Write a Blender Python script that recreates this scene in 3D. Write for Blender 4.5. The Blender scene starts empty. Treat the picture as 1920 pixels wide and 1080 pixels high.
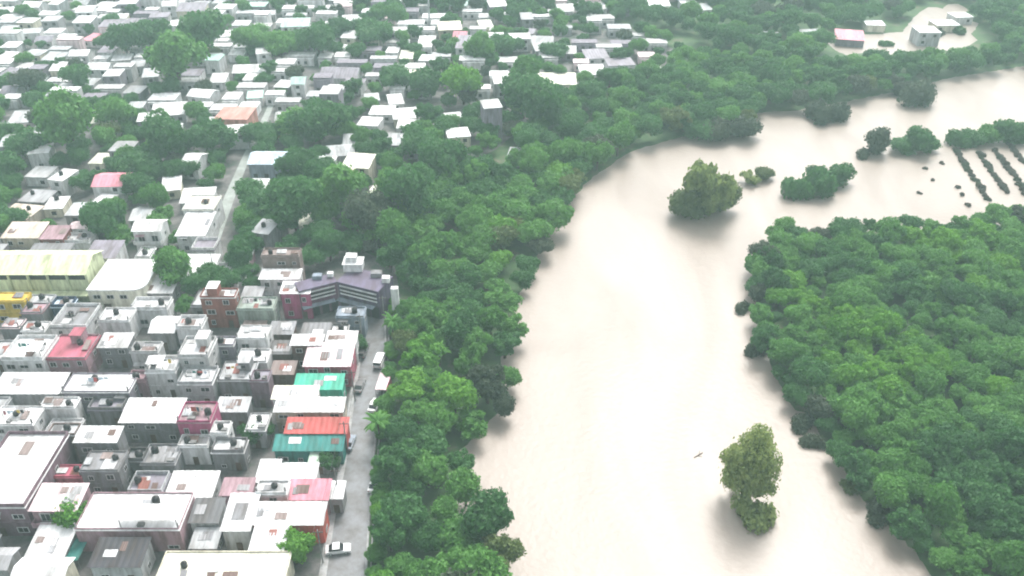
import bpy, math, random
import numpy as np
from mathutils import Vector, Matrix, Euler

R = math.radians
random.seed(7)
rng = np.random.default_rng(11)
SC = bpy.context.scene
COL = SC.collection

# ------------------------------------------------------------------ camera, sky, sun, exposure
CAM_H, PITCH, FPX = 125.0, R(33.5), 1663.0
cam_d = bpy.data.cameras.new('camera')
cam = bpy.data.objects.new('camera', cam_d); COL.objects.link(cam)
cam_d.sensor_width = 36.0
cam_d.lens = 36.0 * FPX / 1920.0
cam_d.clip_start = 1.0; cam_d.clip_end = 8000.0
cam.location = (0, 0, CAM_H)
cam.rotation_euler = (math.pi / 2 - PITCH, 0, 0)
SC.camera = cam

SUN_EL, SUN_ROT = R(54), R(18)
world = bpy.data.worlds.new('World'); SC.world = world; world.use_nodes = True
nt = world.node_tree; nt.nodes.clear()
sky = nt.nodes.new('ShaderNodeTexSky'); sky.sky_type = 'NISHITA'; sky.sun_disc = False
sky.sun_elevation = SUN_EL; sky.sun_rotation = SUN_ROT; sky.dust_density = 4.0; sky.air_density = 1.0
hs = nt.nodes.new('ShaderNodeHueSaturation'); hs.inputs['Saturation'].default_value = 0.22   # overcast: the cloud layer greys the blue
bg = nt.nodes.new('ShaderNodeBackground'); bg.inputs['Strength'].default_value = 0.15
wo = nt.nodes.new('ShaderNodeOutputWorld')
nt.links.new(sky.outputs[0], hs.inputs['Color']); nt.links.new(hs.outputs[0], bg.inputs[0]); nt.links.new(bg.outputs[0], wo.inputs[0])

sun_d = bpy.data.lights.new('sun', 'SUN'); sun_d.energy = 1.15; sun_d.angle = R(24); sun_d.color = (1.0, 0.97, 0.92)
sun = bpy.data.objects.new('sun', sun_d); COL.objects.link(sun)
# sky sun_rotation is measured clockwise from +Y
sv = Vector((math.sin(SUN_ROT) * math.cos(SUN_EL), math.cos(SUN_ROT) * math.cos(SUN_EL), math.sin(SUN_EL)))
sun.rotation_euler = (-sv).to_track_quat('-Z', 'Y').to_euler()

SC.view_settings.view_transform = 'Standard'; SC.view_settings.look = 'None'
SC.view_settings.gamma = 1.0; SC.view_settings.use_curve_mapping = False
SC.view_settings.exposure = 1.45
SC.render.engine = 'CYCLES'
cy = SC.cycles
cy.use_denoising = True
cy.max_bounces = 6; cy.diffuse_bounces = 3; cy.glossy_bounces = 2; cy.transmission_bounces = 2; cy.volume_bounces = 1
cy.transparent_max_bounces = 6
cy.pixel_filter_type = 'BLACKMAN_HARRIS'; cy.filter_width = 2.0

# ------------------------------------------------------------------ pixel <-> world helpers (1920x1080 photograph pixels)
CP, SP = math.cos(PITCH), math.sin(PITCH)
def at(px, py, z=0.0):
    dx, dy = (px - 960) / FPX, (540 - py) / FPX
    d = Vector((dx, CP + dy * SP, -SP + dy * CP))
    t = (z - CAM_H) / d.z
    return Vector((d.x * t, d.y * t, z))
def proj(x, y, z=0.0):
    vx, vy, vz = x, y, z - CAM_H
    depth = vy * CP - vz * SP
    up = vy * SP + vz * CP
    return 960 + FPX * vx / depth, 540 - FPX * up / depth, FPX / depth
def poly_world(pts, z=0.0):
    return np.array([at(a, b, z).to_tuple()[:2] for a, b in pts])
def inside(poly, X, Y):
    X = np.asarray(X, float); Y = np.asarray(Y, float)
    c = np.zeros(X.shape, bool); n = len(poly)
    for i in range(n):
        x1, y1 = poly[i]; x2, y2 = poly[(i + 1) % n]
        if y1 == y2: continue
        m = ((y1 > Y) != (y2 > Y)) & (X < (x2 - x1) * (Y - y1) / (y2 - y1) + x1)
        c ^= m
    return c
def edge_dist(poly, X, Y):
    d = np.full(np.shape(X), 1e9); n = len(poly)
    for i in range(n):
        x1, y1 = poly[i]; x2, y2 = poly[(i + 1) % n]
        ex, ey = x2 - x1, y2 - y1; L = ex * ex + ey * ey + 1e-9
        t = np.clip(((X - x1) * ex + (Y - y1) * ey) / L, 0, 1)
        d = np.minimum(d, np.hypot(X - x1 - t * ex, Y - y1 - t * ey))
    return d

# ------------------------------------------------------------------ materials
MATS = {}
def nodes_of(name):
    m = bpy.data.materials.new(name); m.use_nodes = True
    n = m.node_tree; b = n.nodes['Principled BSDF']
    return m, n, b
def mat(name, col, rough=0.8, grime=0.28, scale=0.35, spec=0.3, bump=0.0, metal=0.0, streak=False):
    """painted, plastered or sheet surface with uneven weathering"""
    if name in MATS: return MATS[name]
    m, n, b = nodes_of(name)
    tc = n.nodes.new('ShaderNodeTexCoord')
    mp = n.nodes.new('ShaderNodeMapping')
    oi = n.nodes.new('ShaderNodeObjectInfo')
    n.links.new(tc.outputs['Object'], mp.inputs['Vector'])
    off = n.nodes.new('ShaderNodeVectorMath'); off.operation = 'SCALE'
    off.inputs[0].default_value = (37, 91, 53)
    n.links.new(oi.outputs['Random'], off.inputs['Scale']); n.links.new(off.outputs[0], mp.inputs['Location'])
    if streak: mp.inputs['Scale'].default_value = (1.6, 1.6, 0.35)
    nz = n.nodes.new('ShaderNodeTexNoise'); nz.inputs['Scale'].default_value = scale; nz.inputs['Detail'].default_value = 7; nz.inputs['Roughness'].default_value = 0.68
    n.links.new(mp.outputs[0], nz.inputs['Vector'])
    if name.startswith('roof_'): mp.inputs['Scale'].default_value = (1.5, .4, 1)
    rp = n.nodes.new('ShaderNodeValToRGB'); rp.color_ramp.elements[0].position = 0.32; rp.color_ramp.elements[1].position = 0.62
    dirt = [c * (1 - grime * 1.9) if grime < .5 else c * .05 for c in col]; dirt = [max(0.02, dirt[0] + .01), max(0.02, dirt[1]), max(.018, dirt[2] - .01)]
    rp.color_ramp.elements[0].color = (*dirt, 1); rp.color_ramp.elements[1].color = (*col, 1)
    n.links.new(nz.outputs['Fac'], rp.inputs[0]); n.links.new(rp.outputs[0], b.inputs['Base Color'])
    b.inputs['Roughness'].default_value = rough; b.inputs['Metallic'].default_value = metal
    b.inputs['Specular IOR Level'].default_value = spec
    if bump:
        bp = n.nodes.new('ShaderNodeBump'); bp.inputs['Strength'].default_value = bump; bp.inputs['Distance'].default_value = 0.05
        n.links.new(nz.outputs['Fac'], bp.inputs['Height']); n.links.new(bp.outputs[0], b.inputs['Normal'])
    MATS[name] = m
    return m
PAL = {
 'white': (.66, .66, .66), 'chalk': (.46, .46, .46), 'cream': (.66, .62, .5), 'ivory': (.7, .69, .58), 'blush': (.7, .56, .58),
 'pale_grey': (.42, .43, .44), 'concrete': (.31, .31, .32), 'grey': (.21, .21, .22), 'dark_grey': (.11, .11, .115), 'slate': (.05, .05, .06),
 'lilac_grey': (.24, .22, .26), 'mauve': (.19, .13, .16), 'pink': (.62, .24, .3), 'rose': (.42, .11, .16), 'rose_grey': (.34, .22, .25),
 'red': (.42, .08, .075), 'scarlet': (.52, .1, .075), 'brick': (.26, .1, .085), 'brown': (.14, .09, .08), 'greybrown': (.24, .19, .18), 'magenta': (.36, .08, .17),
 'salmon': (.48, .24, .2), 'orange': (.5, .2, .1), 'teal': (.035, .2, .18), 'green': (.05, .36, .25), 'pale_green': (.5, .64, .52), 'mint': (.4, .58, .52),
 'pale_yellow': (.6, .65, .42), 'yellow': (.62, .45, .08), 'beige': (.46, .4, .33), 'tan': (.55, .47, .4), 'blue_grey': (.22, .26, .31), 'navy': (.05, .08, .14),
 'pale_blue': (.5, .6, .68), 'purple': (.11, .09, .145), 'plum': (.17, .1, .15), 'greygreen': (.3, .35, .31),
}
WORDS = {'pale_grey': 'pale grey', 'dark_grey': 'dark grey', 'lilac_grey': 'lilac grey', 'rose_grey': 'dull rose', 'greybrown': 'grey brown', 'blue_grey': 'blue grey',
 'pale_green': 'pale green', 'pale_yellow': 'pale yellow', 'pale_blue': 'pale blue', 'greygreen': 'grey green', 'blush': 'pinkish white', 'chalk': 'off white', 'rose': 'rose red'}
def word(c): return WORDS.get(c, c)
def wallmat(c): return mat('plaster_' + c, PAL[c], .85, .3, .5, streak=True)
def roofmat(c): return mat('roof_' + c, PAL[c], .6, .3, .3, bump=.15)
M_PANE = mat('window_glass', (.02, .024, .03), .12, .2, 2.0, spec=.5)
M_OPEN = mat('opening_dark', (.035, .033, .035), .6, .3, 2.0)  # flat dark colour standing in for the unlit inside of openings
M_FRAME = mat('window_frame', (.5, .5, .5), .6, .2, 2.0)
M_DOOR = mat('door_paint', (.12, .08, .06), .6, .3, 1.0)
M_TANK = mat('tank_plastic', (.022, .022, .025), .45, .2, 2.0)
M_POST = mat('rebar_concrete', (.22, .22, .22), .9, .3, 1.0)
M_BARK = mat('bark', (.085, .065, .05), .95, .35, 1.2, bump=.4)
M_BARK.name = 'tree_bark'

# leaves: tone per kind of tree, small change from tree to tree and from clump to clump
def leafmat(name, dark, light):
    m, n, b = nodes_of(name)
    oi = n.nodes.new('ShaderNodeObjectInfo'); tc = n.nodes.new('ShaderNodeTexCoord')
    nz = n.nodes.new('ShaderNodeTexNoise'); nz.inputs['Scale'].default_value = 0.55; nz.inputs['Detail'].default_value = 4
    n.links.new(tc.outputs['Object'], nz.inputs['Vector'])
    ad = n.nodes.new('ShaderNodeMath'); ad.operation = 'MULTIPLY_ADD'; ad.inputs[1].default_value = 0.6
    n.links.new(oi.outputs['Random'], ad.inputs[0])
    s2 = n.nodes.new('ShaderNodeMath'); s2.operation = 'SUBTRACT'; s2.inputs[1].default_value = 0.32
    n.links.new(nz.outputs['Fac'], s2.inputs[0]); n.links.new(s2.outputs[0], ad.inputs[2])
    mx = n.nodes.new('ShaderNodeMix'); mx.data_type = 'RGBA'; mx.clamp_factor = True
    mx.inputs['A'].default_value = (*dark, 1); mx.inputs['B'].default_value = (*light, 1)
    n.links.new(ad.outputs[0], mx.inputs['Factor'])
    n.links.new(mx.outputs['Result'], b.inputs['Base Color'])
    b.inputs['Roughness'].default_value = .55; b.inputs['Specular IOR Level'].default_value = .25
    tr = n.nodes.new('ShaderNodeBsdfTranslucent'); n.links.new(mx.outputs['Result'], tr.inputs['Color'])
    ms = n.nodes.new('ShaderNodeMixShader'); ms.inputs[0].default_value = .4
    out = n.nodes['Material Output']
    n.links.new(b.outputs[0], ms.inputs[1]); n.links.new(tr.outputs[0], ms.inputs[2]); n.links.new(ms.outputs[0], out.inputs['Surface'])
    return m
LEAF = {
 'deep':   leafmat('leaves_deep_green', (.036, .115, .03), (.072, .195, .052)),
 'mid':    leafmat('leaves_mid_green', (.06, .18, .032), (.125, .295, .06)),
 'bright': leafmat('leaves_bright_green', (.07, .22, .02), (.15, .34, .04)),
 'olive':  leafmat('leaves_olive', (.07, .11, .03), (.14, .19, .06)),
 'lime':   leafmat('leaves_pale_olive', (.17, .23, .07), (.29, .35, .12)),
 'drab':   leafmat('leaves_drab_brown', (.075, .075, .06), (.12, .115, .095)),
 'grey':   leafmat('leaves_grey_brown', (.045, .07, .042), (.085, .11, .065)),
}
TONEW = {'deep': 'dark green', 'mid': 'mid green', 'bright': 'bright green', 'olive': 'olive green', 'grey': 'grey-brown', 'lime': 'pale olive', 'drab': 'drab brown'}

# ------------------------------------------------------------------ mesh helpers
class MB:
    def __init__(s): s.v = []; s.f = []; s.m = []
    def poly(s, pts, mi=0):
        k = len(s.v); s.v += [tuple(p) for p in pts]; s.f.append(tuple(range(k, k + len(pts)))); s.m.append(mi)
    def box(s, x0, x1, y0, y1, z0, z1, mi=0):
        k = len(s.v)
        s.v += [(x0, y0, z0), (x1, y0, z0), (x1, y1, z0), (x0, y1, z0), (x0, y0, z1), (x1, y0, z1), (x1, y1, z1), (x0, y1, z1)]
        for q in ((3, 2, 1, 0), (4, 5, 6, 7), (0, 1, 5, 4), (1, 2, 6, 5), (2, 3, 7, 6), (3, 0, 4, 7)):
            s.f.append(tuple(k + i for i in q)); s.m.append(mi)
    def prism(s, prof, a0, a1, axis='x', mi=0):
        """profile [(u,z)] extruded along axis"""
        P = lambda a, u, z: (a, u, z) if axis == 'x' else (u, a, z)
        k = len(s.v); n = len(prof)
        s.v += [P(a0, u, z) for u, z in prof] + [P(a1, u, z) for u, z in prof]
        fl = axis == 'x'
        o = list(range(n))
        c0 = tuple(k + i for i in (o if not fl else o[::-1])); c1 = tuple(k + n + i for i in (o[::-1] if not fl else o))
        s.f += [c0, c1]; s.m += [mi, mi]
        for i in range(n):
            j = (i + 1) % n
            q = (k + i, k + j, k + n + j, k + n + i)
            s.f.append(q if fl else q[::-1]); s.m.append(mi)
    def tube(s, p0, p1, r0, r1, n=8, mi=0, caps=True):
        p0 = Vector(p0); p1 = Vector(p1); d = (p1 - p0).normalized()
        a = d.orthogonal().normalized(); b = d.cross(a); k = len(s.v)
        for p, r in ((p0, r0), (p1, r1)):
            for i in range(n):
                t = 2 * math.pi * i / n; s.v.append(tuple(p + a * (r * math.cos(t)) + b * (r * math.sin(t))))
        for i in range(n):
            j = (i + 1) % n; s.f.append((k + i, k + j, k + n + j, k + n + i)); s.m.append(mi)
        if caps:
            s.f.append(tuple(k + i for i in range(n))[::-1]); s.f.append(tuple(k + n + i for i in range(n))); s.m += [mi, mi]
    def lathe(s, prof, n=12, mi=0):
        k = len(s.v)
        for r, z in prof:
            for i in range(n):
                t = 2 * math.pi * i / n; s.v.append((r * math.cos(t), r * math.sin(t), z))
        for a in range(len(prof) - 1):
            for i in range(n):
                j = (i + 1) % n; s.f.append((k + a * n + i, k + a * n + j, k + (a + 1) * n + j, k + (a + 1) * n + i)); s.m.append(mi)
        s.f.append(tuple(k + i for i in range(n))[::-1]); s.m.append(mi)
        s.f.append(tuple(k + (len(prof) - 1) * n + i for i in range(n))); s.m.append(mi)
    def mesh(s, name, mats, smooth=False):
        me = bpy.data.meshes.new(name); me.from_pydata(s.v, [], s.f); me.update()
        for m in (mats if isinstance(mats, (list, tuple)) else [mats]): me.materials.append(m)
        me.polygons.foreach_set('material_index', s.m)
        if smooth: me.polygons.foreach_set('use_smooth', [True] * len(s.f))
        return me
    def build(s, name, mats, parent=None, smooth=False):
        return link(name, s.mesh(name, mats, smooth), parent)
def link(name, me, parent=None, loc=(0, 0, 0), rz=0.0, scale=(1, 1, 1)):
    o = bpy.data.objects.new(name, me); COL.objects.link(o)
    o.location = loc; o.rotation_euler = (0, 0, rz); o.scale = scale
    if parent is not None: o.parent = parent
    return o
def thing(name, label, cat, loc=(0, 0, 0), rz=0.0, group=None):
    o = bpy.data.objects.new(name, None); COL.objects.link(o); o.empty_display_size = .5
    o.location = loc; o.rotation_euler = (0, 0, rz); tag(o, label, cat, group); return o
def tag(o, label, cat, group=None):
    o['label'] = label; o['category'] = cat
    if group: o['group'] = group
    return o
def copy_tree(o, loc, rz=0.0, scale=(1, 1, 1), label=None):
    def rec(a, par):
        c = a.copy(); COL.objects.link(c)
        if par is not None: c.parent = par
        for ch in a.children: rec(ch, c)
        return c
    r = rec(o, None); r.location = loc; r.rotation_euler = (0, 0, rz); r.scale = scale
    if label: r['label'] = label
    return r
def structure(o): o['kind'] = 'structure'; return o

# ------------------------------------------------------------------ outlines (photograph pixels, on the ground)
RIVER = [(925, 1200), (925, 1090), (885, 970), (865, 905), (885, 845), (940, 792), (975, 735), (955, 668), (978, 595), (1005, 510), (1045, 440), (1075, 390), (1115, 340),
         (1190, 287), (1290, 258), (1405, 256), (1418, 216), (1500, 210), (1600, 192), (1690, 174), (1780, 150), (1930, 126), (2150, 90), (2150, 300), (2150, 430), (1990, 425), (1900, 412), (1800, 428), (1650, 430),
         (1560, 440), (1510, 450), (1455, 425), (1425, 470), (1400, 520), (1405, 620), (1428, 700), (1462, 765), (1510, 790), (1528, 830), (1555, 880), (1610, 950), (1680, 1030), (1745, 1100), (1830, 1200)]
POND = [(1550, 74), (1640, 66), (1700, 62), (1725, 30), (1748, 14), (1770, 20), (1788, 8), (1806, 14), (1800, 30), (1826, 44), (1812, 62), (1822, 74), (1796, 92), (1760, 88), (1735, 100), (1690, 94), (1650, 102), (1615, 94), (1590, 100)]
LEFTBANK = [(706, 1190), (708, 1060), (720, 980), (732, 880), (740, 810), (750, 740), (755, 670), (752, 610), (765, 570), (752, 505), (660, 455), (700, 400), (775, 372), (850, 364), (955, 318), (985, 262), (1045, 212), (1100, 180), (1240, 150),
            (1290, 112), (1420, 112), (1560, 128), (1700, 130), (1800, 122), (1920, 85), (2100, 50), (2100, 92), (1930, 122), (1780, 146), (1690, 170), (1600, 187), (1500, 205), (1412, 212), (1400, 250), (1290, 252), (1185, 280), (1105, 338),
            (1065, 392), (1036, 445), (1000, 520), (978, 600), (965, 670), (985, 735), (950, 795), (890, 850), (872, 905), (900, 970), (945, 1080), (950, 1190)]
RIGHTWOOD = [(1840, 1190), (1760, 1110), (1695, 1030), (1625, 950), (1572, 880), (1545, 830), (1520, 790), (1475, 765), (1440, 700), (1418, 620), (1412, 520), (1436, 470), (1462, 435), (1510, 458), (1560, 448),
             (1650, 438), (1800, 436), (1900, 420), (2000, 430), (2150, 440), (2250, 1190)]
TOWN = [(-260, 1200), (672, 1140), (676, 1040), (690, 960), (702, 860), (712, 800), (728, 720), (738, 660), (735, 590), (752, 560), (740, 500), (650, 455), (700, 390), (770, 355), (830, 330), (930, 280), (1000, 222), (1100, 176), (1240, 140), (1280, 100),
        (1150, 40), (1400, -40), (-400, -60)]
W = {k: poly_world(v) for k, v in dict(river=RIVER, pond=POND, left=LEFTBANK, right=RIGHTWOOD, town=TOWN).items()}

# ------------------------------------------------------------------ ground, water
def axis(lo, hi, step, far):
    a = list(np.arange(lo, hi + .1, step)); d = step
    p = [hi]; 
    while p[-1] < far: d *= 1.5; p.append(p[-1] + d)
    q = [lo]; d = step
    while q[-1] > -far: d *= 1.5; q.append(q[-1] - d)
    return np.array(q[:0:-1] + a + p[1:])
gx = axis(-300, 330, 3.0, 1500); gy = axis(70, 640, 3.0, 1500)
GX, GY = np.meshgrid(gx, gy)
hz = np.zeros(GX.shape)
for key in ('river', 'pond'):
    ins = inside(W[key], GX, GY); ed = edge_dist(W[key], GX, GY)
    sd = np.where(ins, ed, -ed)
    t = np.clip((sd + 3.0) / 8.0, 0, 1); hz = np.minimum(hz, -3.2 * t * t * (3 - 2 * t))
ny, nx = GX.shape
verts = np.stack([GX, GY, hz], -1).reshape(-1, 3)
idx = np.arange(nx * ny).reshape(ny, nx)
faces = np.stack([idx[:-1, :-1], idx[:-1, 1:], idx[1:, 1:], idx[1:, :-1]], -1).reshape(-1, 4)
me = bpy.data.meshes.new('ground'); me.from_pydata(verts.tolist(), [], faces.tolist()); me.update()
me.polygons.foreach_set('use_smooth', [True] * len(faces))
m, n, b = nodes_of('earth_and_undergrowth')
tc = n.nodes.new('ShaderNodeTexCoord'); nz = n.nodes.new('ShaderNodeTexNoise'); nz.inputs['Scale'].default_value = .12; nz.inputs['Detail'].default_value = 9; nz.inputs['Roughness'].default_value = .7
n.links.new(tc.outputs['Object'], nz.inputs['Vector'])
rp = n.nodes.new('ShaderNodeValToRGB'); e = rp.color_ramp.elements
e[0].position = .35; e[0].color = (.03, .06, .025, 1); e[1].position = .66; e[1].color = (.11, .1, .07, 1)
x = e.new(.52); x.color = (.045, .095, .03, 1)
n.links.new(nz.outputs['Fac'], rp.inputs[0]); n.links.new(rp.outputs[0], b.inputs['Base Color']); b.inputs['Roughness'].default_value = .95
me.materials.append(m)
structure(link('ground', me))

m, n, b = nodes_of('muddy_flood_water')
tc = n.nodes.new('ShaderNodeTexCoord')
mp = n.nodes.new('ShaderNodeMapping'); mp.inputs['Scale'].default_value = (1, .3, 1); n.links.new(tc.outputs['Object'], mp.inputs[0])
nz = n.nodes.new('ShaderNodeTexNoise'); nz.inputs['Scale'].default_value = .05; nz.inputs['Detail'].default_value = 6; nz.inputs['Distortion'].default_value = 1.2
n.links.new(mp.outputs[0], nz.inputs['Vector'])
rp = n.nodes.new('ShaderNodeValToRGB'); e = rp.color_ramp.elements
e[0].position = .3; e[0].color = (.235, .195, .165, 1); e[1].position = .7; e[1].color = (.315, .27, .235, 1)
n.links.new(nz.outputs['Fac'], rp.inputs[0]); n.links.new(rp.outputs[0], b.inputs['Base Color'])
b.inputs['Roughness'].default_value = .36; b.inputs['IOR'].default_value = 1.33
n2 = n.nodes.new('ShaderNodeTexNoise'); n2.inputs['Scale'].default_value = .8; n2.inputs['Detail'].default_value = 5; n.links.new(tc.outputs['Object'], n2.inputs['Vector'])
bp = n.nodes.new('ShaderNodeBump'); bp.inputs['Strength'].default_value = .2; bp.inputs['Distance'].default_value = .5
n.links.new(n2.outputs['Fac'], bp.inputs['Height']); n.links.new(bp.outputs[0], b.inputs['Normal'])
M_WATER = m
def sheet(name, poly, z, material):
    mb = MB(); mb.poly([(x, y, z) for x, y in poly]); o = mb.build(name, material)
    import bmesh
    bm = bmesh.new(); bm.from_mesh(o.data); bmesh.ops.triangulate(bm, faces=bm.faces)
    for f in bm.faces:
        if f.normal.z < 0: f.normal_flip()
    bm.to_mesh(o.data); bm.free(); return o
def grown(poly, d):
    c = []; n = len(poly)
    for i in range(n):
        p, q, r = poly[i - 1], poly[i], poly[(i + 1) % n]
        e1 = q - p; e2 = r - q
        n1 = np.array([e1[1], -e1[0]]) / (np.hypot(*e1) + 1e-9); n2 = np.array([e2[1], -e2[0]]) / (np.hypot(*e2) + 1e-9)
        m_ = n1 + n2; m_ = m_ / (np.hypot(*m_) + 1e-6)
        c.append(q + m_ * d)
    return np.array(c)
def ccw(p):
    a = sum(p[i - 1][0] * p[i][1] - p[i][0] * p[i - 1][1] for i in range(len(p)))
    return p if a > 0 else p[::-1]
structure(sheet('river_water', grown(ccw(W['river']), 5.0), -.2, M_WATER))
structure(sheet('flooded_clearing_water', grown(ccw(W['pond']), 5.0), -.2, M_WATER))

m, n, b = nodes_of('town_dirt_and_paving')
tc = n.nodes.new('ShaderNodeTexCoord'); nz = n.nodes.new('ShaderNodeTexNoise'); nz.inputs['Scale'].default_value = .16; nz.inputs['Detail'].default_value = 9; nz.inputs['Roughness'].default_value = .72
n.links.new(tc.outputs['Object'], nz.inputs['Vector'])
rp = n.nodes.new('ShaderNodeValToRGB'); e = rp.color_ramp.elements
e[0].position = .36; e[0].color = (.04, .06, .04, 1); e[1].position = .62; e[1].color = (.16, .15, .145, 1)
x = e.new(.47); x.color = (.085, .08, .078, 1)
n.links.new(nz.outputs['Fac'], rp.inputs[0]); n.links.new(rp.outputs[0], b.inputs['Base Color']); b.inputs['Roughness'].default_value = .9
structure(sheet('town_ground', W['town'], .03, m))

def strip(name, left, right, z, material):
    mb = MB()
    for i in range(len(left) - 1):
        a, b_, c, d = at(*left[i]), at(*right[i]), at(*right[i + 1]), at(*left[i + 1])
        mb.poly([(p.x, p.y, z) for p in (a, b_, c, d)])
    return structure(mb.build(name, material))
M_ASPH = mat('worn_asphalt', (.15, .155, .165), .4, .3, .3, spec=.4)
M_DIRTROAD = mat('pale_dirt_road', (.3, .33, .31), .8, .2, .3)
M_KERB = mat('kerb_concrete', (.33, .33, .33), .85, .25, .6)
SL = [(600, 1180), (612, 1080), (627, 980), (649, 870), (664, 760), (679, 660), (688, 580)]
SR = [(683, 1180), (684, 1080), (690, 980), (698, 870), (708, 760), (722, 660), (720, 580)]
strip('riverside_street', SL, SR, .07, M_ASPH)
strip('straight_lane', [(366, 520), (390, 440), (425, 360), (452, 300), (495, 215), (508, 185)], [(392, 520), (416, 440), (444, 360), (467, 300), (507, 215), (518, 185)], .07, M_DIRTROAD)
strip('side_lane', [(126, 650), (140, 590), (146, 550)], [(146, 650), (156, 590), (162, 550)], .07, M_ASPH)
def kerb(name, pts, wdt, h):
    mb = MB()
    for i in range(len(pts) - 1):
        a, c = at(*pts[i]), at(*pts[i + 1])
        s = 1 if wdt > 0 else -1
        x0a, x1a = sorted((a.x, a.x + wdt)); x0c, x1c = sorted((c.x, c.x + wdt))
        mb.v += [(x0a, a.y, 0), (x1a, a.y, 0), (x1c, c.y, 0), (x0c, c.y, 0), (x0a, a.y, h), (x1a, a.y, h), (x1c, c.y, h), (x0c, c.y, h)]
        k = len(mb.v) - 8
        for q in ((4, 5, 6, 7), (0, 1, 5, 4), (1, 2, 6, 5), (3, 0, 4, 7)): mb.f.append(tuple(k + j for j in q)); mb.m.append(0)
    return structure(mb.build(name, M_KERB))
kerb('pavement', SL, -1.3, .15)
kerb('kerb', SR, .35, .15)

# ------------------------------------------------------------------ houses
def ring_mesh():
    mb = MB(); t = .09
    mb.box(-.5, -.5 + t, -.07, .03, 0, 1); mb.box(.5 - t, .5, -.07, .03, 0, 1)
    mb.box(-.5 + t, .5 - t, -.07, .03, 0, t); mb.box(-.5 + t, .5 - t, -.07, .03, 1 - t, 1)
    mb.box(-.022, .022, -.06, .03, t, 1 - t)
    return mb.mesh('window', M_FRAME)
def pane_mesh(m):
    mb = MB(); mb.box(-.41, -.022, -.025, .02, .09, .91); mb.box(.022, .41, -.025, .02, .09, .91); return mb.mesh('pane', m)
WIN = ring_mesh(); PANES = [pane_mesh(M_PANE), pane_mesh(M_OPEN)]
def door_mesh():
    mb = MB(); mb.box(-.5, .5, -.06, .03, 0, 1); return mb.mesh('door', M_DOOR)
DOOR = door_mesh()
def far_win():
    mb = MB(); mb.box(-.5, .5, -.05, .02, 0, 1); return mb.mesh('window', M_OPEN)
FWIN = far_win()
def ribbed(mb, w, y0, z0, y1, z1, pitch=.55, amp=.06, th=.05):
    """sheet with standing ribs running down the slope"""
    n_ = max(6, int(w / pitch)); k = len(mb.v)
    for i in range(n_ + 1):
        x = -w / 2 + w * i / n_; dz = amp * (i % 2)
        mb.v += [(x, y0, z0 + dz), (x, y1, z1 + dz), (x, y0, z0 + dz - th), (x, y1, z1 + dz - th)]
    for i in range(n_):
        a = k + 4 * i; b_ = a + 4
        for q in ((a, b_, b_ + 1, a + 1), (a + 2, a + 3, b_ + 3, b_ + 2), (a, a + 2, b_ + 2, b_), (a + 1, b_ + 1, b_ + 3, a + 3)): mb.f.append(q); mb.m.append(0)
    for a in (k, k + 4 * n_): mb.f.append((a, a + 1, a + 3, a + 2)); mb.m.append(0)

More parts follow.
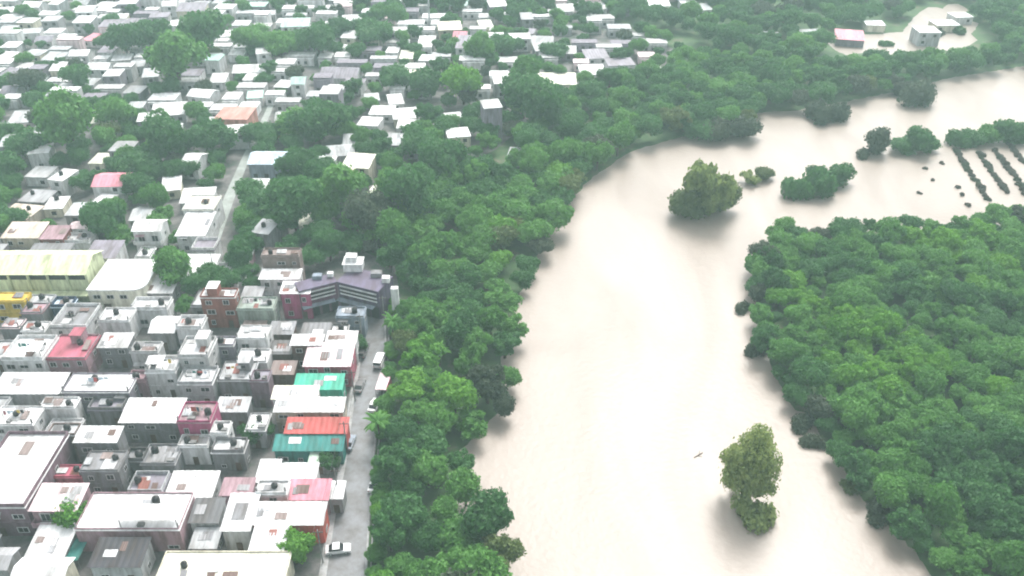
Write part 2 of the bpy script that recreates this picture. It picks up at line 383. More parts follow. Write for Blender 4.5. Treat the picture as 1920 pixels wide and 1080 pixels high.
RECTS = []       # world rectangles already built on: x0,x1,y0,y1
HOUSES = []
def free(x0, x1, y0, y1, gap=.4):
    for a in RECTS:
        if x0 < a[1] + gap and x1 > a[0] - gap and y0 < a[3] + gap and y1 > a[2] - gap: return False
    return True
def house(x, y, w, d, h, roof, rc, wc, label, rz=0.0, detail=2, floors=None, balcony=False, stair=None, win=True, group='houses of the flooded town', name='house', slope=None, rows=None):
    t = thing(name, label, 'house', (x, y, 0), rz, group)
    wm, rm = wallmat(wc), roofmat(rc)
    fl = floors or max(1, int(h / 2.8))
    mb = MB()
    if roof == 'flat':
        mb.box(-w / 2, w / 2, 0, d, -.5, h); mb.build('wall', wm, t)
        r = MB(); r.box(-w / 2 - .18, w / 2 + .18, -.25, d + .12, h, h + .16); ro = r.build('roof', rm, t)
        if detail:
            p = MB(); ph = .16 + random.choice((.3, .45, .8)); o = .12
            p.box(-w / 2, w / 2, 0, o, h + .161, h + ph); p.box(-w / 2, w / 2, d - o, d, h + .161, h + ph)
            p.box(-w / 2, -w / 2 + o, o, d - o, h + .161, h + ph); p.box(w / 2 - o, w / 2, o, d - o, h + .161, h + ph)
            p.build('parapet', wm, t)
            if stair if stair is not None else (random.random() < .4 and min(w, d) > 6):
                sx = random.uniform(-w / 2 + 1.6, w / 2 - 1.8); s_ = MB(); s_.box(sx - 1.2, sx + 1.2, d - 3.2, d - .3, h + .162, h + 2.5); so = s_.build('stair_room', wm, t)
                s2 = MB(); s2.box(sx - 1.35, sx + 1.35, d - 3.4, d - .18, h + 2.5, h + 2.62); s2.build('slab', rm, so)
            if detail > 1 and w > 6 and d > 5 and not stair and random.random() < .3:
                lw, ld = w * random.uniform(.35, .6), d * random.uniform(.4, .6); sgn = random.choice((-1, 1)); k0 = len(COL.objects)
                q = MB(); ribbed(q, lw, .3, h + 2.2, ld, h + 2.55, .4); lo = q.build('lean_to_sheet', roofmat(random.choice(('white', 'chalk', 'pale_grey', 'greybrown'))), t); lo.location = (sgn * (w / 2 - lw / 2 - .25), 0, 0)
                for cx in (-lw / 2 + .15, lw / 2 - .15):
                    c = MB(); c.box(cx - .06, cx + .06, .42, .54, h + .162, h + 2.16); c.build('post', M_POST, lo)
            if detail > 1 and random.random() < .4:
                bxw = random.uniform(.7, 1.5); cx = random.uniform(-w / 2 + 1, w / 2 - 1.2); c = MB(); c.box(cx, cx + bxw, .5, 1.3, h + .162, h + .7); c.build('roof_vent', M_POST, t)
            if detail > 1 and random.random() < .45:
                for cx in (-w / 2 + .2, w / 2 - .2):
                    c = MB(); c.box(cx - .12, cx + .12, .16, .4, h + .2, h + 1.5); c.build('column_stub', M_POST, t)
    elif roof == 'shed':
        s_ = slope if slope is not None else d * .1
        mb.prism([(0, -.5), (d, -.5), (d, h + s_ - .08), (0, h - .08)], -w / 2, w / 2, 'x'); mb.build('wall', wm, t)
        r = MB(); g = s_ / d; ribbed(r, w + .6, -.5, h - .5 * g + .04, d + .25, h + s_ + .25 * g + .04); r.build('roof', rm, t)
    else:
        rise = min(2.0, d * .17)
        mb.prism([(0, -.5), (d, -.5), (d, h - .06), (d / 2, h + rise - .06), (0, h - .06)], -w / 2, w / 2, 'x'); mb.build('wall', wm, t)
        g = rise / (d / 2)
        r = MB(); ribbed(r, w + .6, -.45, h - .45 * g + .04, d / 2, h + rise + .04); ribbed(r, w + .6, d / 2 + .004, h + rise + .04, d + .45, h - .45 * g + .04)
        r.build('roof', rm, t)
    if detail > 1 and w > 4:
        for k_ in range(random.choice((1, 2, 2, 3, 4))):
            pw, pd = random.uniform(.9, 2.6), random.uniform(1.2, max(1.3, min(3.6, d * .5))); px_ = random.uniform(-w / 2 + pw / 2 + .2, w / 2 - pw / 2 - .2); py_ = random.uniform(.3, max(.35, d - pd - .4))
            c_ = random.choice(('concrete', 'grey', 'brick', 'greybrown', 'chalk', 'pale_grey', 'brown', 'white'))
            if roof == 'shed':
                g = s_ / d; q = MB(); ribbed(q, pw, py_, h + g * py_ + .13, py_ + pd, h + g * (py_ + pd) + .13, .4, .04, .03); q = q.build('patch_sheet', roofmat(c_), t); q.location = (px_, 0, 0)
            elif roof == 'flat' and pd < d - .6:
                zt = h + random.uniform(.22, .5); q = MB(); ribbed(q, pw, py_, zt, py_ + pd, zt + random.uniform(.02, .5), .4, .04, .03); q = q.build('loose_sheet', roofmat(c_), t); q.location = (px_, 0, 0); q.rotation_euler = (0, 0, 0)
    fh = h / fl
    if detail and fl > 1:
        for k in range(1, fl):
            b_ = MB(); b_.box(-w / 2 - .06, w / 2 + .06, -.07, d * .98, k * fh - .1, k * fh + .1); b_.build('floor_slab', wm, t)
    if win:
        nwin = max(1, int(w / (2.9 if detail > 1 else 3.4)))
        for k in range(fl):
            for i in range(nwin):
                cx = -w / 2 + w * (i + .5) / nwin
                if detail > 1:
                    if k == 0 and i == nwin // 2:
                        link('door', DOOR, t, (cx, 0, 0.03), 0, (1.05, 1, 2.1)); continue
                    tall = balcony and k == fl - 1
                    if random.random() < .14: continue
                    wo_ = link('window', WIN, t, (cx + random.uniform(-.3, .3), 0, k * fh + (.25 if tall else random.choice((.8, .95, 1.1)))), 0, (random.choice((1.0, 1.3, 1.5, 2.1)) if not tall else 1.9, 1, random.choice((.9, 1.2, 1.4)) if not tall else 2.05))
                    link('pane', PANES[random.random() < .4], wo_)
                    if random.random() < .12:
                        aw = MB(); aw.prism([(-1.0, k * fh + 2.25), (-.01, k * fh + 2.5), (-.01, k * fh + 2.56), (-1.0, k * fh + 2.31)], cx - 1.2, cx + 1.2, 'x'); aw.build('awning', roofmat(random.choice(('chalk', 'grey', 'rose_grey', 'pale_grey'))), t)
                elif random.random() < .75:
                    link('window', FWIN, t, (cx, 0, k * fh + .9), 0, (1.3, 1, 1.2))
            if detail > 1 and x < 20:
                nd = max(1, int(d / 4.5))
                for i in range(nd):
                    if random.random() < .6:
                        wo_ = link('window', WIN, t, (w / 2, d * (i + .5) / nd, k * fh + .95), math.pi / 2, (1.2, 1, 1.1)); link('pane', PANES[random.random() < .4], wo_)
    if balcony:
        z0 = (fl - 1) * fh; b_ = MB(); b_.box(-w / 2, w / 2, -1.3, -.08, z0 - .12, z0 + .08); bo = b_.build('balcony', wm, t)
        p = MB(); p.box(-w / 2, w / 2, -1.3, -1.18, z0 + .081, z0 + 1.0); p.box(-w / 2, -w / 2 + .12, -1.179, -.08, z0 + .081, z0 + 1.0); p.box(w / 2 - .12, w / 2, -1.179, -.08, z0 + .081, z0 + 1.0)
        p.build('railing', wm, bo)
    ca, sa = abs(math.cos(rz)), abs(math.sin(rz))
    RECTS.append((x - w / 2 * ca - d * sa * (math.sin(rz) > 0), x + w / 2 * ca + d * sa * (math.sin(rz) < 0), y - w / 2 * sa * .5, y + d * ca + w / 2 * sa * .5))
    HOUSES.append((t, x, y, w, d, h, roof, rc, label))
    return t

# (left, right, front edge of roof, back edge of roof, height, roof, roof colour, wall colour, label, options)
NEAR = [
 (-75, 47, 952, 815, 7.2, 'flat', 'white', 'mauve', 'long white roofed building with a dark mauve front, leftmost of the front row', dict(stair=False)),
 (57, 143, 955, 912, 6.6, 'shed', 'blush', 'rose_grey', 'two storey pinkish house with balcony, right of the long mauve-fronted building', dict(balcony=True)),
 (74, 148, 905, 874, 4.4, 'flat', 'rose', 'rose', 'low rose red roof behind the pinkish balcony house', dict(stair=False)),
 (79, 132, 832, 797, 7.0, 'flat', 'pale_grey', 'greybrown', 'grey brown two storey house behind the low rose red roof', {}),
 (140, 218, 827, 803, 7.4, 'shed', 'white', 'grey', 'dark grey house under a bright white sloping sheet roof with deep shade below', {}),
 (150, 222, 884, 848, 6.2, 'flat', 'grey', 'grey', 'bare concrete house with two small square windows left of the big patio', {}),
 (228, 262, 880, 845, 4.4, 'flat', 'grey', 'dark_grey', 'low bare concrete annex with cluttered roof beside the square-windowed concrete house', {}),
 (264, 328, 872, 836, 4.0, 'flat', 'concrete', 'grey', 'low unfinished concrete house with grey terrace, below the magenta house', {}),
 (140, 336, 994, 926, 5.6, 'flat', 'white', 'rose_grey', 'biggest white flat roof of the front rows, with two dark tanks on it', dict(stair=False)),
 (168, 262, 1060, 1014, 4.6, 'shed', 'slate', 'pale_grey', 'house with dark slate sheet roof in front of the biggest white roof', dict(slope=.6)),
 (20, 116, 1088, 1048, 4.4, 'gable', 'white', 'cream', 'small house with white pitched roof at the bottom left, by the teal canopy', {}),
 (285, 528, 1105, 1036, 5.0, 'flat', 'ivory', 'cream', 'wide ivory roofed hall at the bottom, left of the bright green street tree', dict(stair=False)),
 (472, 604, 981, 946, 5.2, 'shed', 'white', 'scarlet', 'bright scarlet walled house with white roof beside the riverside street', dict(slope=.5)),
 (416, 468, 992, 932, 5.6, 'shed', 'white', 'pale_grey', 'narrow house with long white sloping roof left of the scarlet house', {}),
 (540, 614, 934, 905, 4.6, 'shed', 'pink', 'rose_grey', 'house with pink sheet roof behind the scarlet house', dict(slope=.7)),
 (478, 536, 931, 905, 6.2, 'flat', 'white', 'white', 'small white two storey house left of the pink sheet roof', {}),
 (616, 641, 932, 908, 4.2, 'shed', 'white', 'concrete', 'tiny white roofed shop by the street, right of the pink sheet roof', dict(slope=.3)),
 (513, 590, 898, 878, 5.2, 'shed', 'white', 'white', 'white roofed house directly behind the pink sheet roof', dict(slope=.4)),
 (414, 470, 926, 904, 4.2, 'shed', 'rose_grey', 'rose_grey', 'dull rose roofed low house left of the small white two storey house', {}),
 (580, 616, 866, 853, 3.2, 'shed', 'pale_green', 'concrete', 'tiny pale green roofed shed in a garden by the street', dict(slope=.2)),
 (512, 640, 847, 822, 4.2, 'shed', 'teal', 'teal', 'long teal roofed house in front of the red fascia house', dict(slope=.8)),
 (535, 648, 810, 793, 5.4, 'shed', 'red', 'red', 'house with red front strip right behind the teal roofed house', dict(slope=.5)),
 (515, 642, 770, 750, 6.0, 'shed', 'white', 'beige', 'wide white sheet roofed house in front of the turquoise roof', dict(slope=.4)),
 (510, 592, 748, 730, 6.2, 'shed', 'ivory', 'white', 'ivory roofed house tucked behind the wide white sheet roof', dict(slope=.4)),
 (552, 640, 728, 706, 4.8, 'shed', 'green', 'green', 'house with vivid turquoise green sheet roof near the riverside street', dict(slope=.6)),
 (570, 656, 685, 648, 6.0, 'shed', 'blush', 'rose', 'house with pinkish white roof and rose front, behind the turquoise roof', dict(slope=.7)),
 (545, 602, 648, 631, 7.0, 'shed', 'white', 'brown', 'brown walled house under a white roof, behind the pinkish white roof', dict(slope=.3)),
 (612, 666, 641, 626, 6.5, 'shed', 'white', 'white', 'white sheet roofed shop at the street, behind the pinkish white roof', dict(slope=.3)),
 (375, 440, 559, 546, 8.6, 'flat', 'white', 'brick', 'tall brick red house with white window frames in the middle of town', dict(stair=True)),
 (444, 512, 582, 560, 6.0, 'flat', 'greygreen', 'greygreen', 'grey green block right of the tall brick red house', {}),
 (526, 580, 549, 531, 7.6, 'shed', 'white', 'magenta', 'rose magenta house with white roof beside the purple market building', dict(slope=.4)),
 (490, 560, 482, 468, 9.6, 'flat', 'greybrown', 'greybrown', 'grey brown three storey house left of the purple market building', dict(stair=False)),
 (487, 560, 522, 507, 6.6, 'shed', 'white', 'white', 'white roofed house in front of the grey brown three storey house', dict(slope=.3)),
 (-20, 46, 566, 552, 6.2, 'flat', 'yellow', 'yellow', 'bright yellow block at the left edge in front of the pale yellow hall', dict(stair=False)),
 (50, 94, 570, 561, 5.2, 'flat', 'pale_grey', 'pale_grey', 'pale grey house with a row of windows right of the yellow block', {}),
 (96, 134, 577, 565, 5.0, 'flat', 'pale_blue', 'navy', 'small pale blue roofed house with navy front by the side lane', {}),
 (3, 71, 445, 421, 6.6, 'shed', 'tan', 'beige', 'tan roofed house behind the pale yellow hall', {}),
 (73, 117, 447, 427, 6.2, 'shed', 'rose_grey', 'brick', 'brick walled house with dull rose roof behind the pale yellow hall', {}),
 (128, 162, 432, 416, 6.0, 'gable', 'blush', 'white', 'small pinkish roofed house right of the dull rose roof', {}),
 (114, 168, 456, 441, 4.4, 'flat', 'white', 'white', 'low white slab roofed house behind the right end of the pale yellow hall', {}),
 (248, 300, 432, 412, 7.6, 'gable', 'white', 'white', 'white two storey house with arcade right of the dark tree', dict(balcony=True)),
 (330, 384, 441, 404, 5.6, 'shed', 'white', 'white', 'white sheet roofed house left of the straight lane', {}),
 (340, 398, 397, 368, 7.2, 'flat', 'ivory', 'white', 'ivory roofed house with balcony beside the straight lane', dict(balcony=True)),
 (244, 312, 584, 562, 5.0, 'flat', 'white', 'white', 'white flat roofed house in front of the pale yellow hall annex', {}),
 (246, 322, 548, 522, 4.4, 'shed', 'white', 'concrete', 'white sheet roofed workshop right of the pale yellow hall annex', {}),
 (184, 242, 604, 580, 5.4, 'flat', 'white', 'white', 'white house with a dark tank, right of the side lane', {}),
 (184, 238, 650, 628, 6.0, 'shed', 'chalk', 'grey', 'grey walled house under a patched off white roof, in front of the side lane', {}),
 (244, 296, 662, 646, 5.2, 'flat', 'chalk', 'chalk', 'off white house just behind the white house with four windows', {}),
 (280, 326, 622, 594, 5.2, 'gable', 'white', 'concrete', 'house with white pitched roof left of the tall brick red house', {}),
 (330, 378, 617, 596, 5.6, 'flat', 'white', 'white', 'white flat roofed house just in front of the tall brick red house', {}),
 (84, 160, 674, 630, 5.8, 'flat', 'rose', 'rose_grey', 'rose red terrace house with clothes line posts at the left of town', dict(stair=True)),
 (4, 80, 676, 634, 6.4, 'flat', 'white', 'white', 'white house with dark window band left of the rose red terrace house', {}),
 (-14, 110, 736, 704, 5.6, 'shed', 'white', 'concrete', 'left half of the long white roof row, sheet roofed', dict(slope=.6)),
 (112, 238, 743, 702, 5.9, 'flat', 'white', 'lilac_grey', 'right half of the long white roof row, with one round dark tank', dict(stair=False)),
 (67, 132, 778, 748, 5.5, 'flat', 'white', 'white', 'white cube house below the long white roof row', {}),
 (-20, 62, 798, 764, 5.8, 'flat', 'white', 'white', 'white flat roof at the left edge below the long white roof row', {}),
 (166, 230, 770, 752, 4.2, 'flat', 'lilac_grey', 'grey', 'lilac grey low roof below the right half of the long white row', {}),
 (273, 329, 700, 672, 6.6, 'flat', 'white', 'white', 'white two storey house with four neat dark windows in its front', {}),
 (332, 389, 674, 636, 8.8, 'flat', 'white', 'chalk', 'tall white stepped house right of the house with four neat windows', dict(stair=True)),
 (334, 398, 722, 692, 5.8, 'flat', 'white', 'pale_grey', 'pale grey terrace block in front of the tall white stepped house', dict(stair=False)),
 (395, 432, 663, 634, 6.6, 'flat', 'white', 'lilac_grey', 'lilac grey fronted house with white roof right of the tall white stepped house', {}),
 (443, 500, 636, 612, 7.0, 'flat', 'chalk', 'white', 'off white roofed house with two openings, in front of the grey green block', dict(balcony=True)),
 (444, 500, 680, 657, 5.2, 'flat', 'white', 'white', 'white house stepped in front of the off white roofed house', {}),
 (225, 332, 790, 752, 5.6, 'shed', 'white', 'grey', 'white sloping sheet roof left of the magenta house', {}),
 (332, 394, 793, 757, 7.8, 'flat', 'rose_grey', 'magenta', 'magenta fronted house with dull rose flat roof', dict(stair=False)),
 (332, 388, 842, 828, 4.6, 'flat', 'white', 'white', 'low white porch house at the foot of the magenta house', dict(stair=False)),
 (397, 457, 850, 834, 4.6, 'flat', 'white', 'grey', 'grey block house under a white slab, right of the low white porch house', dict(stair=False)),
 (394, 426, 816, 801, 6.0, 'flat', 'white', 'white', 'narrow white house right of the magenta house', dict(stair=False)),
 (405, 462, 770, 748, 5.0, 'shed', 'pale_grey', 'grey', 'grey house with pale grey sheet roof behind the narrow white house', {}),
 (468, 502, 716, 700, 7.0, 'flat', 'lilac_grey', 'mauve', 'mauve fronted narrow house left of the ivory roofed house', {}),
 (630, 682, 596, 578, 5.6, 'flat', 'blue_grey', 'blue_grey', 'blue grey house at the head of the riverside street', {}),
 (505, 548, 625, 606, 4.4, 'shed', 'grey', 'brown', 'brown shack with rusty grey roof below the rose magenta house', {}),
 (506, 545, 662, 642, 4.2, 'shed', 'dark_grey', 'brown', 'dark roofed shack left of the brown walled house', {}),
 (508, 550, 700, 680, 4.0, 'shed', 'greybrown', 'brown', 'grey brown roofed shack left of the house with rose front', {}),
 (238, 270, 720, 700, 5.2, 'flat', 'rose_grey', 'rose_grey', 'dull rose narrow house between the long white row and the four-window house', {}),
 (0, 36, 616, 600, 5.0, 'flat', 'blush', 'grey', 'pinkish roofed small house below the bright yellow block', {}),
 (40, 84, 622, 606, 4.6, 'flat', 'white', 'white', 'small white house below the pale grey house with a row of windows', {}),
]
NEAR.sort(key=lambda a: -a[2])
for (a, b_, yf, yb, h, roof, rc, wc, lab, opt) in NEAR:
    h += random.uniform(-.09, .09)
    p, q = at(a, yf, h), at(b_, yf, h); bk = at((a + b_) / 2, yb, h)
    d = max(3.5, bk.y - p.y)
    w = q.x - p.x
    # keep clear of the houses in front that are already built
    x, y = (p.x + q.x) / 2, p.y
    for r in RECTS:
        ox = min(x + w / 2, r[1]) - max(x - w / 2, r[0]); oy = min(y + d, r[3]) - max(y, r[2])
        if ox > 0.3 and oy > 0 and r[2] < y:
            cut = min(oy + .15, d - 3.0)
            if cut > 0: y += cut; d -= cut
    house(x, y, w, d, h, roof, rc, wc, lab, **opt)

# pale yellow school-like hall with long dark openings, annex and columns
def hall():
    h = 8.5
    p, q = at(-60, 512, h), at(160, 512, h); bk = at(50, 472, h); w = q.x - p.x; d = bk.y - p.y
    t = thing('town_hall', 'large pale yellow hall with long dark openings under its roof at the left edge', 'hall', ((p.x + q.x) / 2, p.y, 0))
    wm = wallmat('pale_yellow'); mb = MB(); mb.box(-w / 2, w / 2, 0, d, -.5, h); mb.build('wall', wm, t)
    r = MB(); ribbed(r, w + 1.0, -1.0, h + .05, d / 2, h + 2.2); ribbed(r, w + 1.0, d / 2 + .004, h + 2.2, d + .6, h + .05); r.build('roof', roofmat('pale_yellow'), t)
    g = MB(); g.prism([(0, h), (d, h), (d / 2, h + 2.05)], -w / 2, w / 2, 'x'); g.build('gable', wm, t)
    n_ = 6
    for i in range(n_):
        cx = -w / 2 + w * (i + .5) / n_
        o = MB(); o.box(cx - w / n_ * .43, cx + w / n_ * .43, -.05, .02, h - 1.9, h - .6); o.build('opening', M_OPEN, t)
    for i in range(n_ + 1):
        cx = -w / 2 + w * i / n_; c = MB(); c.box(cx - .25, cx + .25, -.35, -.002, -.3, h - .02); c.build('column', wm, t)
    b_ = MB(); b_.box(-w / 2, w / 2, -2.6, -.36, 3.2, 3.5); b_.build('canopy', roofmat('pale_yellow'), t)
    RECTS.append((p.x, q.x, p.y - 2.7, p.y + d))
    h = 6.2
    p, q = at(163, 545, h), at(268, 545, h); bk = at(215, 488, h); w = q.x - p.x; d = bk.y - p.y
    t = thing('hall_annex', 'white flat roofed annex with rounded corner right of the pale yellow hall', 'hall', ((p.x + q.x) / 2, p.y, 0))
    N = 8; pr = [(-w / 2, 0), (w / 2 - 3, 0)] + [(w / 2 - 3 + 3 * math.sin(i * math.pi / 2 / N), 3 - 3 * math.cos(i * math.pi / 2 / N)) for i in range(1, N)] + [(w / 2, 3), (w / 2, d), (-w / 2, d)]
    def slab(pts, z0, z1):
        m_ = MB(); n2 = len(pts); m_.v = [(a, c, z0) for a, c in pts] + [(a, c, z1) for a, c in pts]
        m_.f = [tuple(range(n2))[::-1], tuple(range(n2, 2 * n2))] + [(i, (i + 1) % n2, n2 + (i + 1) % n2, n2 + i) for i in range(n2)]; m_.m = [0] * len(m_.f); return m_
    slab(pr, -.5, h).build('wall', wallmat('ivory'), t)
    slab([(a * 1.02, c - .25 if c < 1 else c) for a, c in pr], h, h + .35).build('roof', roofmat('white'), t)
    for i in range(3):
        wo_ = link('window', WIN, t, (-w / 2 + 2 + 3.2 * i, 0, 3.8), 0, (1.9, 1, 1.2)); link('pane', PANES[0], wo_)
    link('door', DOOR, t, (-w / 2 + 4, 0, .03), 0, (1.8, 1, 2.3))
    RECTS.append((p.x, q.x, p.y, p.y + d))
hall()

# purple market building: two wings round an inner corner, white stripes along each front
def market():
    h = 8.0
    A, B, C = at(560, 547, h), at(632, 529, h), at(710, 548, h)
    t = thing('market_building', 'purple grey L-shaped market building with white stripes at the end of the riverside street', 'building', (B.x, B.y, 0))
    t['group'] = 'landmark buildings'
    del t['group']
    pur = wallmat('purple')
    RECTS.append((A.x - 1, C.x + 1, C.y - 2, B.y + 16))
    for (p, q, lab) in ((A, B, 'plum'), (B, C, 'purple')):
        p2, q2 = Vector((p.x - B.x, p.y - B.y, 0)), Vector((q.x - B.x, q.y - B.y, 0))
        u = (q2 - p2); L = u.length; u.normalize(); nrm = Vector((-u.y, u.x, 0)); dep = 4.0 if p is A else 7.0
        def bx(a0, a1, n0, n1, z0, z1):
            m_ = MB(); m_.box(a0, a1, n0, n1, z0, z1)
            m_.v = [tuple(p2 + u * x_ + nrm * y_ + Vector((0, 0, z_))) for x_, y_, z_ in m_.v]; return m_
        s0, s1 = (0, L - .02) if p is A else (0, L)
        bx(s0, s1, 0 if p is A else .03, dep, -.5, h - (0 if p is A else .05)).build('wall', wallmat(lab), t)
        bx(s0, s1, -.3, dep - .02, h + (0 if p is A else .02), h + .3 + (0 if p is A else .05)).build('roof', roofmat('purple'), t)
        for z in (h - 1.0, h - 2.2, h - 3.2):
            bx(.6, L - .7, -.16, -.002, z, z + .35).build('white_band', roofmat('white'), t)
        for z in (h - 1.9, h - 2.95):
            bx(.8, L - .9, -.05, -.003, z, z + .6).build('window_strip', M_OPEN, t)
        nb = 4
        for i in range(nb):
            c = L * (i + .5) / nb; bx(c - L / nb * .36, c + L / nb * .36, -.06, -.003, .1, 3.3).build('shopfront', M_OPEN, t)
        bx(.2, L - 1.2, -1.6, -.17, 3.6, 3.8).build('canopy', roofmat('blue_grey'), t)
    m_ = MB(); m_.box(1.0, 5.6, 4, 7.5, h + .351, h + 2.4); so = m_.build('stair_room', wallmat('white'), t)
    m_ = MB(); m_.box(.8, 5.8, 3.8, 7.7, h + 2.4, h + 2.55); m_.build('slab', roofmat('white'), so)
    m_ = MB(); m_.box(1.5, 4.2, 5.0, 7.3, h + 2.551, h + 3.9); m_.build('roof_tank_room', wallmat('white'), t)
    for bx0, by0, bw_, bd_, bh_, c_ in ((8.0, 1.5, 2.6, 1.8, 1.1, 'grey'), (-6.0, .6, 2.2, 1.6, .9, 'blue_grey'), (11.0, -1.0, 1.8, 1.6, 1.3, 'white'), (-2.6, 1.6, 1.4, 1.2, 1.0, 'white')):
        m_ = MB(); m_.box(bx0, bx0 + bw_, by0, by0 + bd_, h + .36, h + .36 + bh_); m_.build('roof_unit', wallmat(c_), t)
    m_ = MB(); m_.box(13.5, 15.2, -4.6, -3.2, -.3, h + 1.0); m_.build('corner_pillar', wallmat('white'), t)
market()

# closing the gaps of the near town with small plain houses
fill_words = ['bare block shack', 'small patched house', 'low concrete house', 'little flat roofed house', 'plain back-yard house', 'narrow plain house']
def near_phrase(px, py):
    best = min(HOUSES[:len(NEAR)], key=lambda H_: (lambda u: (u[0] - px) ** 2 + 2.0 * (u[1] - py) ** 2)(proj(H_[1], H_[2] + H_[4] / 2, H_[5])))
    u = proj(best[1], best[2] + best[4] / 2, best[5])
    side = ('right of' if px > u[0] else 'left of') if abs(px - u[0]) > 1.1 * abs(py - u[1]) else ('behind' if py < u[1] else 'in front of')
    return side, best
SHORT = {}
def short_name(H_):
    return cut_label(str(H_[8]), 7)
def cut_label(L, most):
    import re
    ends = [m_.start() for m_ in re.finditer(r",| with | behind | under | in front | right of | left of | beside | by | of | in the | directly | tucked | below | stepped | near | just | at ", L)] + [len(L)]
    best = L[:ends[0]]
    for e_ in ends:
        if len(L[:e_].split()) <= most: best = L[:e_]
    return best
FREEPOLY = poly_world([(-120, 1120), (540, 1120), (560, 1040), (605, 1000), (618, 980), (637, 860), (650, 760), (664, 650), (670, 590), (560, 575), (480, 470), (390, 480), (360, 520), (300, 480), (160, 470), (-140, 470)])
cand = 0
used_lab = set()
for size in ((8.5, 9), (7, 7.5), (5.5, 6), (4.2, 4.6)):
    for k in range(420):
        py = random.uniform(480, 1110); px = random.uniform(-90, 660)
        g = at(px, py)
        if not inside(FREEPOLY, [g.x], [g.y])[0]: continue
        w = size[0] * random.uniform(.85, 1.2); d = size[1] * random.uniform(.8, 1.15)
        if not free(g.x - w / 2, g.x + w / 2, g.y, g.y + d, .25) or not inside(FREEPOLY, [g.x + w / 2, g.x + w / 2], [g.y, g.y + d]).all(): continue
        h = random.choice((3.0, 3.1, 3.3, 4.6, 5.6)) + random.uniform(-.15, .15)
        rc = random.choices(['white', 'chalk', 'pale_grey', 'concrete', 'grey', 'dark_grey', 'rose_grey', 'lilac_grey', 'greybrown'], [5, 4, 4, 4, 3, 1.5, 1, 1.5, 1])[0]
        wc = random.choices(['white', 'pale_grey', 'concrete', 'grey', 'dark_grey', 'rose_grey', 'lilac_grey', 'beige'], [3, 3, 3, 3, 1, .7, 1, .6])[0]
        roof = random.choices(['flat', 'shed', 'gable'], [5, 4, .6])[0]
        side, nb = near_phrase(px, py - 25)
        for tryi in range(14):
            lab = f"{random.choice(['small', 'little', 'low', 'plain'])} {word(rc)} {dict(flat='flat', shed='sheet', gable='pitched')[roof]} roof {side} the {short_name(nb)}"
            if lab not in used_lab: break
        used_lab.add(lab)
        house(g.x, g.y, w, d, h, roof, rc, wc, lab, detail=2 if py > 620 else 1)

# far houses: roof position and width read from the photograph, colour word
FAR = """60,222,70,w 150,215,60,w 200,225,45,i 282,222,40,w 320,210,60,w 315,227,35,c 437,217,62,s 440,246,50,w 325,248,30,w 228,278,40,g 205,298,25,w 235,302,30,p 22,268,34,p 110,332,18,w 145,345,66,w 206,341,54,k
65,372,50,g 105,385,35,w 140,377,30,p 186,380,30,w 30,402,60,b 145,397,25,p 325,350,32,w 372,372,58,w 358,300,14,w 265,405,34,w 540,220,42,w 524,240,26,w 595,226,26,w 618,172,36,t 665,212,46,w 715,210,44,w 765,217,50,w
690,231,40,w 765,236,40,w 735,266,26,p 772,264,28,w 660,267,22,w 640,285,52,p 500,300,62,u 505,325,56,l 480,355,26,w 600,310,42,w 628,317,28,w 668,307,50,i 645,330,36,b 690,347,100,i 712,366,58,i 760,335,28,w 565,378,36,c 490,430,26,p
855,222,30,w 893,236,56,o 862,252,42,w 903,266,62,s 925,198,34,t 965,290,20,p 665,35,40,w 660,48,56,w 712,50,30,w 740,41,30,w 706,63,20,w 845,52,42,c 862,66,24,k 890,85,70,l 935,86,34,l 975,70,40,w 982,60,36,l 1015,63,46,p
1016,76,40,w 1022,91,36,p 990,97,32,c 1040,95,40,w 1066,97,26,w 1120,105,42,l 1165,119,50,l 1200,121,36,w 1112,135,46,w 1220,133,36,w 1040,152,80,i 1075,166,30,w 1150,146,60,k 940,153,26,w 970,148,20,w 930,176,30,w
770,140,40,i 800,111,30,w 735,96,20,w 762,106,22,i 780,160,24,p 635,140,70,l 652,126,30,w 612,142,30,w 660,160,36,l 1060,14,30,w 1078,22,60,w 1112,14,50,w 1152,12,50,w 1230,8,50,w 860,8,30,w 935,9,32,w 980,3,26,w 1320,16,30,w 1292,5,30,w
20,20,34,w 48,20,34,w 90,26,32,w 96,37,30,p 160,20,30,w 240,5,34,w 360,17,50,l 392,24,60,w 330,46,36,w 357,45,32,w 392,47,34,w 220,46,60,l 170,50,50,p 155,62,68,w 180,73,50,k 203,70,40,w 120,55,30,l 20,86,30,w 36,91,50,w 62,101,34,w
90,98,42,w 150,101,36,w 430,65,42,w 452,45,30,w 555,46,50,w 540,37,34,w 365,82,46,w 300,91,20,w 335,98,24,w 110,128,22,w 185,126,40,w 212,139,30,w 240,151,60,w 162,156,34,w 15,140,30,l 46,126,30,w 470,131,60,w 438,129,34,w
590,141,60,w 375,177,46,w 115,166,26,w 250,171,32,g 130,200,50,w 72,200,50,w 40,207,32,w 252,205,28,p 360,200,50,w 340,212,30,w 60,10,34,w 120,8,40,l 200,10,36,w 275,13,34,w 300,30,34,l 420,14,34,w 482,10,34,w 502,26,30,p
400,110,26,w 445,100,28,w 520,85,30,w 575,70,30,w 610,60,26,w 20,170,28,l 95,150,26,w 285,140,28,p 410,150,28,w 530,160,28,w 480,180,28,w 565,205,28,p 20,240,34,w 80,245,28,p 700,185,26,p 745,190,26,w 820,215,28,w 560,60,40,w 250,65,34,w
270,85,30,w 230,110,34,w 290,60,30,p 15,55,30,w 60,60,34,w 85,75,30,l 130,85,30,w 10,105,28,w 200,95,28,l 1440,70,36,p 1525,62,40,p 1590,70,50,k 1640,45,34,w 1775,45,44,w 1740,58,40,w 1805,30,34,w"""
